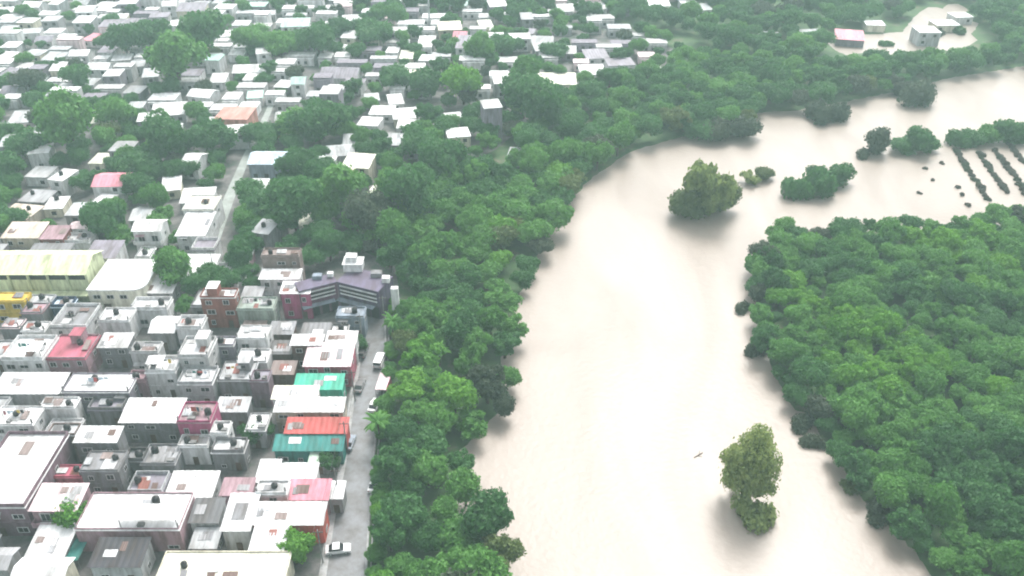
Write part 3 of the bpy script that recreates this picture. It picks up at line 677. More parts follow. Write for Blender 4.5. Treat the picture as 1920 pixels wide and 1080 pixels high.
CMAP = {'w': ('white', 'white'), 'i': ('ivory', 'cream'), 'c': ('cream', 'beige'), 's': ('salmon', 'salmon'), 'g': ('concrete', 'grey'), 'p': ('pale_grey', 'concrete'), 'k': ('pink', 'white'), 'b': ('tan', 'beige'),
        't': ('chalk', 'lilac_grey'), 'u': ('pale_blue', 'blue_grey'), 'l': ('lilac_grey', 'white'), 'o': ('orange', 'salmon')}
WHERE_LABELS = {}
def zone(px, py):
    col = ('left edge' if px < 130 else 'left of straight lane' if px < 340 else 'along straight lane' if px < 540 else 'right of straight lane' if px < 740 else 'near riverside wood' if px < 960 else
           'by river bend' if px < 1260 else 'beyond the river bend')
    row = ('far back of town' if py < 45 else 'back rows of town' if py < 100 else 'upper town' if py < 160 else 'middle town' if py < 230 else 'among garden trees' if py < 320 else 'below garden trees')
    return f'{row}, {col}'
def far_label(px, py, w, fl, roof, rc):
    sz = 'tiny' if w < 7 else 'small' if w < 10 else 'broad' if w < 15 else 'long'
    st = {1: 'one storey', 2: 'two storey'}.get(fl, 'tall')
    return f"{sz} {st} {dict(flat='flat-roofed', shed='slope-roofed', gable='pitch-roofed')[roof]} house, {word(rc)} roof, {zone(px, py)}"
def far_house(px, py, wpx, c, rnd=True):
    h = random.choice((2.9, 3.1, 3.3, 5.6)); roof = random.choices(['flat', 'shed', 'gable'], [5, 3, 2])[0]
    if c == 't': h, roof = 12.0, 'flat'
    g = at(px, py, h); s = proj(g.x, g.y, h)[2]; w = max(5.0, 1.0 * wpx / s); d = min(15, max(7.5, w * random.uniform(.7, 1.0)))
    y = g.y - d * .3
    if not free(g.x - w / 2, g.x + w / 2, y, y + d, .2): return
    rc, wc = CMAP[c]
    if rc == 'white' and random.random() < .25: rc = random.choice(('chalk', 'pale_grey', 'mint'))
    if wc == 'white' and random.random() < .4: wc = random.choice(('chalk', 'cream', 'pale_grey', 'lilac_grey'))
    house(g.x, y, w, d, h, roof, rc, wc, far_label(px, py, w, max(1, int(h / 2.8)), roof, rc), rz=R(random.uniform(-14, 14)), detail=0, stair=False)
for tok in FAR.split():
    a, b_, c, d = tok.split(','); far_house(float(a), float(b_), float(c), d)
k = 0
for i in range(900):
    px = random.uniform(-60, 1000); py = 170 * random.random() ** 1.1 - 8 if random.random() < .7 else random.uniform(160, 450)
    g = at(px, py)
    if not inside(W['town'], [g.x], [g.y])[0] or inside(W['left'], [g.x], [g.y])[0]: continue
    if px > 560 and random.random() < .7: continue
    if 345 < px < 530 and 170 < py < 520: continue
    n0 = len(HOUSES); far_house(px, py, random.uniform(22, 42) * (.75 + py / 700), random.choices('wipgklb', [7, 2, 3, 1.5, .5, 2, .6])[0]); k += len(HOUSES) > n0
    if len(HOUSES) > 298: break

dm = MB(); nd = 0
for i in range(6500):
    px = random.uniform(-120, 720 if random.random() < .72 else 1240); py = random.uniform(-60, 250 if px < 560 else 185)
    g = at(px, py, 3.0); w = random.uniform(5, 12); d = random.uniform(5, 9); h = random.choice((2.7, 2.9, 3.1, 3.2, 5.2)) + random.uniform(-.1, .1)
    if not inside(W['town'], [g.x], [g.y])[0] or inside(W['left'], [g.x], [g.y])[0] or not free(g.x - w / 2, g.x + w / 2, g.y, g.y + d, .6): continue
    if px > 560 and random.random() < .5: continue
    if random.random() < .4 and py > 120: continue
    if abs(px - (498 - (py - 215) * .37)) < 30 and py > 185: continue
    mi = random.choices([0, 1, 2, 3, 4], [6, 3, 2, 1.5, .6])[0]
    dm.prism([(g.y, -.3), (g.y + d, -.3), (g.y + d, h + .5), (g.y, h)], g.x - w / 2, g.x + w / 2, 'x', mi)
    dm.box(g.x - w / 2 - .3, g.x + w / 2 + .3, g.y + d * .1, g.y + d * .9, h + .51, h + .62, mi)
    for k_ in range(int(w / 3)):
        cx = g.x - w / 2 + 1.5 + 3 * k_; dm.box(cx - .6, cx + .6, g.y - .05, g.y + .02, .9, 2.1, 5)
    RECTS.append((g.x - w / 2, g.x + w / 2, g.y, g.y + d)); nd += 1
    if nd > 640: break
o = dm.build('distant_houses', [wallmat('white'), wallmat('chalk'), wallmat('pale_grey'), wallmat('lilac_grey'), wallmat('blush'), M_OPEN]); o['kind'] = 'stuff'; o['label'] = 'mass of tiny pale houses at the far back of town'

# ------------------------------------------------------------------ roof tanks
tk = MB(); tk.lathe([(.52, 0), (.55, .1), (.52, .2), (.55, .45), (.52, .55), (.55, .8), (.5, .95), (.3, 1.12), (.22, 1.15)], 12); TANK = tk.mesh('tank_body', M_TANK, True)
ld = MB(); ld.lathe([(.2, 1.15), (.22, 1.2), (.12, 1.25)], 10); LID = ld.mesh('lid', M_TANK, True)
tank_used = {}
for (t, x, y, w, d, h, roof, rc, lab) in HOUSES:
    u = proj(x, y, h)
    if roof != 'flat' or u[1] < 330 or not (-20 < u[0] < 700): continue
    nn = 2 if 'two dark tanks' in lab else 1
    if nn == 1 and random.random() < .3 and 'tank' not in lab: continue
    for q in range(nn):
        s = random.uniform(1.0, 1.35)
        o = thing('water_tank', f"{['black round water tank', 'second black water tank'][q]} on the {cut_label(lab, 8)}", 'water tank', (x + random.uniform(-w / 2 + 1, w / 2 - 1), y + random.uniform(.5, .9) * (d - 1.2) , h + .16), 0, 'roof water tanks')
        o.scale = (s, s, s); link('tank_body', TANK, o); link('lid', LID, o)

# washing lines on the flat roofs of the near town
nl = 0
for (t, x, y, w, d, h, roof, rc, lab) in HOUSES:
    u = proj(x, y, h)
    if roof != 'flat' or w < 5 or d < 4.5 or u[1] < 560 or not (0 < u[0] < 640) or random.random() < .45 or nl > 26: continue
    nl += 1; L_ = min(5.0, w - 2)
    o = thing('washing_line', f'washing line with coloured clothes on the {cut_label(lab, 8)}', 'washing line', (x, y + d * .45, h + .16), R(random.uniform(-8, 8)), 'washing lines on the roofs')
    for sx in (-1, 1):
        m_ = MB(); m_.tube((sx * L_ / 2, 0, 0), (sx * L_ / 2, 0, 1.8), .05, .05, 6); m_.build('post', M_POST, o)
    m_ = MB(); m_.tube((-L_ / 2, 0, 1.72), (L_ / 2, 0, 1.72), .02, .02, 4); m_.build('line', M_FRAME, o)
    xx = -L_ / 2 + .3
    while xx < L_ / 2 - .7:
        ww = random.uniform(.4, 1.1); hh_ = random.uniform(.5, 1.2)
        m_ = MB(); n_ = 4
        for i in range(n_):
            a0, a1 = xx + ww * i / n_, xx + ww * (i + 1) / n_; y0, y1 = .05 * (i % 2), .05 * ((i + 1) % 2)
            m_.poly([(a0, y0 - .02, 1.7 - hh_), (a1, y1 - .02, 1.7 - hh_), (a1, 0, 1.7), (a0, 0, 1.7)]); m_.poly([(a1, y1 + .01, 1.7 - hh_), (a0, y0 + .01, 1.7 - hh_), (a0, .02, 1.7), (a1, .02, 1.7)])
        m_.build('cloth', roofmat(random.choice(('white', 'blush', 'pale_blue', 'navy', 'rose', 'yellow', 'chalk', 'teal', 'red', 'slate'))), o); xx += ww + random.uniform(.05, .4)

# ------------------------------------------------------------------ trees
def crown_mesh(name, material, seed, shape):
    r = np.random.default_rng(seed); lobes = []
    if shape == 'round': n_, ex, ez, cz = 15, 2.7, 1.8, 4.5
    elif shape == 'broad': n_, ex, ez, cz = 18, 3.5, 1.3, 4.3
    elif shape == 'ragged': n_, ex, ez, cz = 24, 3.6, 2.3, 4.6
    elif shape == 'tall': n_, ex, ez, cz = 16, 1.8, 3.3, 5.3
    elif shape == 'lone': n_, ex, ez, cz = 22, 2.3, 3.1, 6.4
    else: n_, ex, ez, cz = 6, 2.3, .6, 1.1
    for i in range(n_):
        v = r.normal(size=3); v /= np.linalg.norm(v); v *= r.uniform(.35, 1) ** .6
        rad = r.uniform(.7, 1.65) if shape not in ('bush', 'ragged') else r.uniform(.5, 1.15) if shape == 'ragged' else r.uniform(.9, 1.5)
        lobes.append((np.array([v[0] * ex, v[1] * ex, cz + v[2] * ez]), rad))
    if shape == 'lone': lobes += [(np.array(q_), r_) for q_, r_ in (((-3.6, 0, 5.6), .75), ((-3.0, .4, 6.4), .6), ((-2.4, -.6, 3.4), .7), ((3.1, 0, 5.0), .6), ((.4, 0, 10.2), 1.0), ((-2.0, .5, 2.6), .55))]
    lobes.append((np.array([0, 0, cz]), 2.0 if shape not in ('lone', 'bush', 'ragged') else 1.2))
    V = []; F = []
    for c, rad in lobes:
        N = int(200 * rad * rad) if shape != 'lone' else int(300 * rad * rad)
        for _ in range(N):
            v = r.normal(size=3); v /= np.linalg.norm(v)
            if v[2] < -.45 and r.random() < .6: continue
            rr = rad * (1 + r.normal() * .17) if r.random() < .8 else rad * r.uniform(.6, 1.5)
            p = c + v * rr * np.array([1, 1, .85])
            if any(np.linalg.norm(p - c2) < r2 * .62 for c2, r2 in lobes if c2 is not c): continue
            nm = v + r.normal(size=3) * .55; nm /= np.linalg.norm(nm)
            a = np.cross(nm, r.normal(size=3)); a /= np.linalg.norm(a) + 1e-9; b2 = np.cross(nm, a)
            s = r.uniform(.13, .3) if shape != 'lone' else r.uniform(.1, .2); k = len(V)
            V += [p + a * s * 1.3, p + b2 * s + nm * .08, p - a * s * 1.3, p - b2 * s + nm * .08]; F.append((k, k + 1, k + 2, k + 3))
    # solid inner lobes, added to keep light out of the crown
    for c, rad in lobes:
        k = len(V); n1, n2 = 5, 7; rr = rad * (.74 if shape != 'lone' else .6)
        for i in range(n1 + 1):
            th = math.pi * i / n1
            for j in range(n2):
                ph = 2 * math.pi * j / n2; q = rr * (1 + r.normal() * .1)
                V.append(c + q * np.array([math.sin(th) * math.cos(ph), math.sin(th) * math.sin(ph), .85 * math.cos(th)]))
        for i in range(n1):
            for j in range(n2):
                F.append((k + i * n2 + j, k + (i + 1) * n2 + j, k + (i + 1) * n2 + (j + 1) % n2, k + i * n2 + (j + 1) % n2))
    me = bpy.data.meshes.new(name); me.from_pydata([tuple(map(float, v)) for v in V], [], F); me.update(); me.materials.append(material)
    return me
def trunk_mesh(hgt, seed, limbs=4):
    r = random.Random(seed); mb = MB(); top = Vector((r.uniform(-.3, .3), r.uniform(-.3, .3), hgt))
    mid = Vector((r.uniform(-.2, .2), r.uniform(-.2, .2), hgt * .5))
    mb.tube((0, 0, -1.2), mid, .32, .24, 7); mb.tube(mid, top, .24, .14, 7)
    for i in range(limbs):
        a = 2 * math.pi * i / limbs + r.uniform(-.4, .4); st = mid.lerp(top, r.uniform(0, .8))
        mb.tube(st, st + Vector((math.cos(a) * 1.9, math.sin(a) * 1.9, r.uniform(1.0, 2.0))), .13, .05, 5)
    return mb.mesh('trunk', M_BARK, True)
CROWN = {}; sd = 0
for tone in LEAF:
    for shp, cnt in (('round', 2), ('broad', 2), ('ragged', 2), ('tall', 1), ('bush', 1)):
        for i in range(cnt):
            sd += 1; CROWN.setdefault((tone, shp), []).append(crown_mesh('crown', LEAF[tone], sd * 17 + 3, shp))
CROWN[('lime', 'lone')] = [crown_mesh('crown', LEAF['lime'], 901, 'lone')]
TRUNKS = [trunk_mesh(4.6, i) for i in range(3)]; TALLTRUNK = trunk_mesh(6.2, 9, 6)
RAD = {'round': 3.9, 'broad': 4.7, 'ragged': 4.3, 'tall': 3.2, 'bush': 3.2, 'lone': 3.5}

TREES = []      # x, y, z, scale, tone, shape, zone kind
def thin(pts, dmin):
    out = []; g = {}
    for p in pts:
        c = (int(p[0] // dmin), int(p[1] // dmin)); ok = True
        for i in (-1, 0, 1):
            for j in (-1, 0, 1):
                for q in g.get((c[0] + i, c[1] + j), ()):
                    if (q[0] - p[0]) ** 2 + (q[1] - p[1]) ** 2 < dmin * dmin: ok = False
        if ok: out.append(p); g.setdefault(c, []).append(p)
    return out
def scatter(poly, dmin, tries):
    lo, hi = poly.min(0), poly.max(0); P = rng.uniform(lo, hi, (tries, 2)); P = P[inside(poly, P[:, 0], P[:, 1])]
    return thin([tuple(p) for p in P], dmin)
def tone_at(x, y, tones, wts):
    v = .5 + .25 * math.sin(x * .11 + 1.3 * math.sin(y * .07)) + .25 * math.sin(y * .09 + x * .05 + 2.0) + random.gauss(0, .16)
    v = min(.999, max(0, v)); c = 0; tot = sum(wts)
    for t_, w_ in zip(tones, wts):
        c += w_ / tot
        if v < c: return t_
    return tones[-1]
for (x, y) in scatter(W['left'], 5.0, 14000):
    ed = edge_dist(W['river'], np.array([x]), np.array([y]))[0]; px, py, s = proj(x, y)
    tone = tone_at(x, y, ['deep', 'mid', 'bright', 'olive'], [2.0, 5, 2.4, .4])
    if ed < 7: tone = random.choices(['deep', 'mid', 'olive', 'grey'], [2.5, 3, .8, 1.2 if py < 420 else .5])[0]
    elif py < 330: tone = random.choices(['deep', 'mid', 'grey'], [5, 3, .5])[0]
    TREES.append((x, y, 0, random.uniform(.75, 1.4), tone, random.choices(['round', 'broad', 'ragged', 'tall'], [3, 3, 4, 1.8])[0], 'left'))
for (x, y) in scatter(W['right'], 3.55, 20000):
    ed = edge_dist(W['river'], np.array([x]), np.array([y]))[0]
    tone = tone_at(x, y, ['deep', 'mid', 'bright'], [2.2, 5.5, 2.2])
    if ed < 6: tone = random.choices(['deep', 'mid', 'grey'], [4, 3, .8])[0]
    TREES.append((x, y, 0, random.uniform(.5, 1.05), tone, random.choices(['round', 'broad', 'ragged', 'tall'], [3, 3, 5, 1])[0], 'right'))
for i in range(len(SR) - 1):
    a, c = at(*SR[i]), at(*SR[i + 1]); n_ = int((c - a).length / 2.4)
    for j in range(n_):
        p = a.lerp(c, (j + random.random()) / n_); o_ = random.uniform(1.3, 3.6)
        if random.random() < .85: TREES.append((p.x + o_, p.y, 0, random.uniform(.35, .6), random.choice(('mid', 'deep', 'mid', 'bright')), random.choice(('round', 'broad')), 'left'))
# town trees: base position, crown width in photograph pixels
TT = """285,118,90,d 390,135,100,d 340,185,110,m 240,125,80,d 480,118,80,m 530,128,80,m 600,125,80,d 705,105,90,d 640,92,60,d 150,185,60,d 60,190,70,g 100,262,84,g 60,318,92,d 145,318,112,m 20,358,84,d 225,262,76,m 270,352,96,d
322,330,92,d 405,312,100,d 262,388,70,d 490,288,80,d 600,290,112,d 560,280,80,m 560,355,76,d 478,405,76,d 410,350,36,b 500,430,100,d 560,465,112,d 640,425,104,m 700,470,112,g 770,440,110,d 830,365,104,d 790,320,84,d 870,212,92,b 800,198,84,d
742,185,74,d 980,240,100,d 1012,262,100,d 962,268,50,g 652,255,60,d 896,376,84,d 850,405,80,d 205,472,92,d 172,455,60,d 340,560,84,m 452,520,50,d 470,540,52,d 398,545,50,d 352,598,50,m 172,612,40,d 152,1016,84,b 556,1072,80,b 482,838,54,d
620,895,56,d 366,926,44,g 672,668,38,d 690,85,60,d 560,100,50,d 940,120,70,d 900,140,60,m 1040,125,60,d 985,185,70,m 720,300,40,d 680,285,50,m 800,250,50,d 835,275,56,d 20,290,60,d 180,360,40,d 240,330,50,m 360,345,44,d 300,400,44,d
215,410,40,d 40,440,50,d 300,250,50,m 190,235,50,d 525,275,50,d 610,345,56,d 650,375,60,d 600,390,70,d 530,400,60,d 470,445,60,m 610,440,70,m 475,455,60,d 740,330,50,d 800,380,80,d 740,395,80,m 856,345,54,d 340,470,40,m 300,520,40,d 330,545,70,m 372,568,60,d 432,558,56,d 455,520,60,d 480,560,50,d 470,495,60,d 285,505,40,d 320,500,46,m 545,495,50,d 590,515,56,d 620,500,60,d 660,490,70,d 700,485,70,g 735,520,60,d 600,475,70,d 540,455,60,d"""
TW = {'d': 'deep', 'm': 'mid', 'g': 'grey', 'b': 'bright'}
for tok in TT.split():
    a, b_, c, tn = tok.split(','); a, b_, c = float(a), float(b_), float(c)
    g = at(a, b_ - .18 * c); s = proj(g.x, g.y)[2]; shp = random.choice(('round', 'broad')); sc = (c / 2 / s) / RAD[shp]
    TREES.append((g.x, g.y, 0, sc, TW[tn], shp, 'town'))
TP = scatter(W['town'], 5.2, 20000); HR = np.array(RECTS)
for (x, y) in TP:
    px, py, s = proj(x, y)
    if py > 470 or ((HR[:, 0] - 1.0 < x) & (x < HR[:, 1] + 1.0) & (HR[:, 2] - 1.5 < y) & (y < HR[:, 3] + .5)).any(): continue
    if abs(px - (498 - (py - 215) * .37)) < 30 and 185 < py < 540: continue
    if random.random() > ((.8 if px > 620 else .62) if py < 190 else .8): continue
    TREES.append((x, y, 0, random.uniform(.55, 1.15), random.choices(['deep', 'mid', 'grey', 'olive'], [6, 2.5, .5, .4])[0], random.choice(('round', 'broad')), 'town'))
# far woods past the town and past the river
FW = [poly_world([(640, 60), (900, 50), (1040, 35), (1280, 60), (1330, 108), (1530, 112), (1550, 60), (1720, 40), (1800, 5), (1840, 100), (1920, 80), (2150, 60), (2200, -160), (-300, -160), (-300, -40), (500, -30), (640, 20)])]
for poly in FW:
    for (x, y) in scatter(poly, 6.2, 12000):
        px, py, s = proj(x, y)
        if inside(W['pond'], [x], [y])[0] or edge_dist(W['pond'], np.array([x]), np.array([y]))[0] < (8 if py > 60 else 4) or (random.random() < .0): continue
        if ((HR[:, 0] - 1 < x) & (x < HR[:, 1] + 1) & (HR[:, 2] - 3 < y) & (y < HR[:, 3] + 1)).any(): continue
        if random.random() < .08: continue
        TREES.append((x, y, 0, random.uniform(.9, 1.5), random.choices(['deep', 'mid', 'grey'], [6, 2, .8])[0], random.choice(('round', 'broad')), 'far'))
# drowned trees and thickets standing in the water: base x, base y, crown width, tone, shape
ISL = """1396,940,104,lime,lone,1.4,tall pale olive tree standing alone in the river at the bottom right
1322,402,108,lime,ragged,1.6,big pale olive drowned tree in mid river - largest of the upper group
1288,404,70,olive,round,1.25,olive left part of the big drowned thicket in mid river
1350,392,64,olive,round,1.45,olive crown on the right flank of the big drowned tree
1405,342,46,lime,ragged,.8,flat small olive tree in the water right of the big drowned tree
1430,336,44,olive,round,.8,small round olive tree at the right end beside the flat one
1492,366,64,deep,bush,1.4,low dark thicket at the left tip of the slanting island
1528,362,74,deep,bush,1.6,low dark thicket in the middle of the slanting island
1572,345,62,deep,round,.95,round dark tree at the right end of the slanting island
1532,340,50,deep,round,.9,small round tree behind the slanting island
1550,356,50,deep,round,.8,little dark tree in the middle of the slanting island
1640,288,50,grey,tall,.9,spindly grey tree left of the domed flood island
1620,294,30,grey,bush,1.2,small grey bush beside the spindly tree in the flood
1692,284,60,deep,round,.8,left part of the domed dark island in the flooded field
1716,284,66,deep,round,1.05,top of the domed dark island in the flooded field
1738,283,46,deep,round,.8,right part of the domed dark island in the flooded field
1796,270,50,deep,bush,1.3,left thicket of the long island above the crop rows
1822,270,56,deep,round,.8,second tree from the left on the long island above the crop rows
1850,268,58,mid,round,.85,middle tree of the long island above the crop rows
1884,266,64,deep,round,1.0,tallest right tree of the long island above the crop rows
1904,268,46,deep,round,.7,last small tree at the right tip of the long island
1712,192,70,grey,bush,1.4,grey thicket reaching into the river far upstream
1690,178,50,grey,round,.8,grey tree on the spit far upstream
1530,226,56,grey,bush,1.4,left part of the brown grey thicket below the far shore
1562,222,56,grey,bush,1.3,right part of the brown grey thicket below the far shore
1385,256,80,grey,broad,1.0,wide grey tree at the tip of the spit where the river bends
1345,258,80,grey,broad,1.0,wide grey tree in the middle of the spit at the bend
1310,258,70,deep,broad,1.0,dark tree at the landward side of the spit at the bend"""
BUSH = """1402,966,92,lime,pale green mound of bushes at the foot of the lone river tree
1508,800,50,grey,grey brown brush at the notch of the right bank
1525,835,46,grey,dead looking brush below the notch of the right bank
1395,582,34,grey,small grey bush hanging over the river from the right wood
1420,662,44,grey,second grey bush over the river further down the right wood
1600,915,46,olive,olive bush on the bend of the right bank
1795,62,30,deep,dark bush standing in the flooded clearing far back
1762,66,26,grey,small grey bush in the flooded clearing far back
1660,84,30,deep,low bush at the near edge of the flooded clearing
1640,965,64,grey,dark rounded bush on the right bank near the bottom"""

def add_tree(x, y, z, sc, tone, shp, label, cat='tree', name='tree', group=None, rz=None):
    t = thing(name, label, cat, (x, y, z), random.uniform(0, 6.28) if rz is None else rz, group)
    t.scale = (sc, sc, sc * random.uniform(.78, 1.3))
    cr = link('crown', random.choice(CROWN[(tone, shp)]), t, (0, 0, -1.7 if shp == 'lone' else 0))
    link('trunk', TALLTRUNK if shp == 'lone' else random.choice(TRUNKS) if shp != 'bush' else TRUNKS[0], t, (0, 0, 0 if shp != 'bush' else -3.4))
    return t, cr
for ln in ISL.split('\n'):
    a, b_, c, tone, shp, zs, lab = ln.split(',', 6)
    g = at(float(a), float(b_), -.2); s = proj(g.x, g.y)[2]; sc = float(c) / 2 / s / RAD[shp]
    t, _c = add_tree(g.x, g.y, {'lone': -.6, 'bush': -.4, 'tall': -1.6 * sc}.get(shp, (-3.1 if 1280 < float(a) < 1360 and float(b_) > 380 else -2.0) * sc), sc, tone, shp, lab, 'tree', 'flooded_tree', 'trees standing in the flood water')
    t.scale = (sc, sc, sc * float(zs))
for ln in BUSH.split('\n'):
    a, b_, c, tone, lab = ln.split(',', 4); g = at(float(a), float(b_), -.2); s = proj(g.x, g.y)[2]
    add_tree(g.x, g.y, -.8, float(c) / 2 / s / RAD['bush'], tone, 'bush', lab, 'bush', 'bush')
# crop rows in the flooded field
rows = [((1790, 284), (1815, 322), 9), ((1818, 326), (1850, 378), 8), ((1834, 290), (1886, 364), 16), ((1864, 286), (1902, 335), 12), ((1886, 268), (1918, 308), 11), ((1906, 342), (1930, 378), 7)]
dots = [(1735, 317), (1748, 338), (1766, 306), (1723, 362), (1795, 352), (1803, 366), (1815, 386)]
ci = 0
rn = ['leftmost', 'second', 'long middle', 'fourth', 'far right', 'near right']
for ri, (p, q, n_) in enumerate(rows):
    for i in range(n_):
        f = i / max(1, n_ - 1); g = at(p[0] + (q[0] - p[0]) * f + random.uniform(-.8, .8), p[1] + (q[1] - p[1]) * f + random.uniform(-.8, .8), -.7)
        add_tree(g.x, g.y, -.4, random.uniform(.3, .46), random.choice(('drab', 'drab', 'grey')), 'bush', f'drowned crop bush in the {rn[ri]} planted row', 'bush', 'crop_bush', f'crop bushes of the {rn[ri]} row')
for (a, b_) in dots:
    g = at(a, b_, -.2); add_tree(g.x, g.y, -.4, random.uniform(.25, .38), 'drab', 'bush', 'single drowned bush left of the planted rows', 'bush', 'crop_bush', 'scattered bushes in the flooded field')

def frond_mesh():
    mb = MB(); n_ = 7
    P = [(i / n_ * 2.9, .75 * math.sin(i / n_ * 1.9) - .9 * (i / n_) ** 2) for i in range(n_ + 1)]
    for i in range(n_):
        (x0, z0), (x1, z1) = P[i], P[i + 1]; wd = .5 * (1 - .6 * abs(2 * (i + .5) / n_ - .8))
        for sg in (-1, 1):
            mb.poly([(x0, 0, z0), (x1, 0, z1), (x1 + .25, sg * wd, z1 - .28), (x0 + .2, sg * wd * .95, z0 - .28)][::sg])
    return mb.mesh('frond', LEAF['mid'])
FROND = frond_mesh()
pt = MB(); pt.tube((0, 0, -.4), (.25, .1, 3.2), .2, .16, 7); pt.tube((.25, .1, 3.2), (.35, .15, 6.4), .16, .13, 7); PTRUNK = pt.mesh('trunk', M_BARK, True)
for px, py, lab in ((716, 836, 'palm tree leaning over the street level with the teal roof'), (738, 640, 'palm tree beside the street below the purple market'), (826, 700, 'palm tree standing in the left bank wood')):
    g = at(px, py); t = thing('palm_tree', lab, 'palm tree', (g.x, g.y, 0), random.uniform(0, 6), 'palm trees'); sc_ = random.uniform(.85, 1.2); t.scale = (sc_, sc_, sc_)
    link('trunk', PTRUNK, t)
    for i in range(13):
        f_ = link('frond', FROND, t, (.35, .15, 6.4)); f_.rotation_euler = (0, random.uniform(-.75, .35), i * 2.4)
# rank by size in the picture; the largest 280 are trees of their own, the rest is woodland
def tree_zone(x, y, kind, px, py):
    if kind == 'right':
        ed = edge_dist(W['river'], np.array([x]), np.array([y]))[0]
        dep = 'at water edge of' if ed < 6 else 'near edge of' if ed < 14 else 'deep in'
        col = 'bottom right corner' if px > 1780 and py > 900 else 'right side' if px > 1780 else 'middle' if px > 1600 else 'river side'
        row = 'far' if py < 560 else 'upper' if py < 700 else 'lower' if py < 880 else 'near'
        return f'{dep} {row} right bank wood {col}'
    if kind == 'left':
        d1 = edge_dist(W['river'], np.array([x]), np.array([y]))[0]
        dep = 'leaning over river' if d1 < 6 else 'beside riverside street' if (px < 790 and py > 600) else 'in left bank wood'
        row = 'beyond river bend' if py < 260 else 'below river bend' if py < 380 else 'level with purple market' if py < 560 else 'level with turquoise roof' if py < 740 else 'level with teal roof' if py < 900 else 'level with scarlet house' if py < 1020 else 'nearest the camera'
        return f'{dep} {row}'
    return ('garden ' if kind == 'town' else 'far woods ') + zone(px, py).replace(' the ', ' ')
ranked = []
for T in TREES:
    px, py, s = proj(T[0], T[1], 4 * T[3]); rpx = RAD[T[5]] * T[3] * s
    vis = -rpx < px < 1920 + rpx and -rpx < py < 1080 + rpx
    ranked.append((-(rpx if vis else 0) - (14 if T[6] == 'town' and T[3] > 1.25 and vis else 0), T, px, py))
ranked.sort(key=lambda q: q[0])
SPECIAL = {}
first = {}
for rk, (key, T, px, py) in enumerate(ranked[:278]):
    x, y, z, sc, tone, shp, kind = T
    sz = 'big' if sc > 1.12 else 'medium' if sc > .85 else 'small'
    sh = {'round': 'round', 'broad': 'spreading', 'tall': 'upright', 'ragged': 'ragged'}[shp]
    lab = f'{sz} {sh} {TONEW[tone]} tree {tree_zone(x, y, kind, px, py)}'
    t, cr = add_tree(x, y, z, sc, tone, shp, lab, 'tree', 'tree', {'left': 'trees of the left bank', 'right': 'trees of the right bank wood', 'town': 'garden trees of the town', 'far': 'far trees'}[kind])
    first.setdefault((tone, shp), cr)
rest = [q[1] for q in ranked[278:]]
# woodland: one object, crowns instanced on points by geometry nodes
def woodland(name, items, label):
    keys = [k_ for k_ in first if k_[1] in ('round', 'broad', 'ragged')]
    me = bpy.data.meshes.new(name); me.from_pydata([(t_[0], t_[1], t_[2]) for t_ in items], [], [])
    tones = sorted({k_[0] for k_ in keys})
    def pick(t_):
        c = [i for i, k_ in enumerate(keys) if k_[0] == t_[4]] or list(range(len(keys)))
        return random.choice(c)
    for nm, ty, fn in (('pick', 'INT', pick), ('turn', 'FLOAT', lambda t_: random.uniform(0, 6.28)), ('size', 'FLOAT', lambda t_: t_[3])):
        a = me.attributes.new(nm, ty, 'POINT'); a.data.foreach_set('value', [fn(t_) for t_ in items])
    o = link(name, me); o['kind'] = 'stuff'; o['label'] = label
    ng = bpy.data.node_groups.new(name, 'GeometryNodeTree')
    ng.interface.new_socket('Geometry', in_out='INPUT', socket_type='NodeSocketGeometry'); ng.interface.new_socket('Geometry', in_out='OUTPUT', socket_type='NodeSocketGeometry')
    gi = ng.nodes.new('NodeGroupInput'); go = ng.nodes.new('NodeGroupOutput'); ip = ng.nodes.new('GeometryNodeInstanceOnPoints')
    jn = ng.nodes.new('GeometryNodeJoinGeometry')
    for k_ in reversed(keys):
        ob = ng.nodes.new('GeometryNodeObjectInfo'); ob.transform_space = 'ORIGINAL'; ob.inputs['Object'].default_value = first[k_]; ob.inputs['As Instance'].default_value = True
        ng.links.new(ob.outputs['Geometry'], jn.inputs[0])
    def attr(nm, ty):
        a = ng.nodes.new('GeometryNodeInputNamedAttribute'); a.data_type = ty; a.inputs['Name'].default_value = nm; return a.outputs['Attribute']
    cx = ng.nodes.new('ShaderNodeCombineXYZ'); ng.links.new(attr('turn', 'FLOAT'), cx.inputs['Z'])
    er = ng.nodes.new('FunctionNodeEulerToRotation'); ng.links.new(cx.outputs[0], er.inputs[0])
    ng.links.new(gi.outputs[0], ip.inputs['Points']); ng.links.new(jn.outputs[0], ip.inputs['Instance']); ip.inputs['Pick Instance'].default_value = True
    ng.links.new(attr('pick', 'INT'), ip.inputs['Instance Index']); ng.links.new(er.outputs[0], ip.inputs['Rotation']); ng.links.new(attr('size', 'FLOAT'), ip.inputs['Scale'])
    ng.links.new(ip.outputs[0], go.inputs[0])
    md = o.modifiers.new('scatter', 'NODES'); md.node_group = ng
    return o
woodland('woodland', rest, 'mass of smaller and farther green trees filling the banks and the far town')

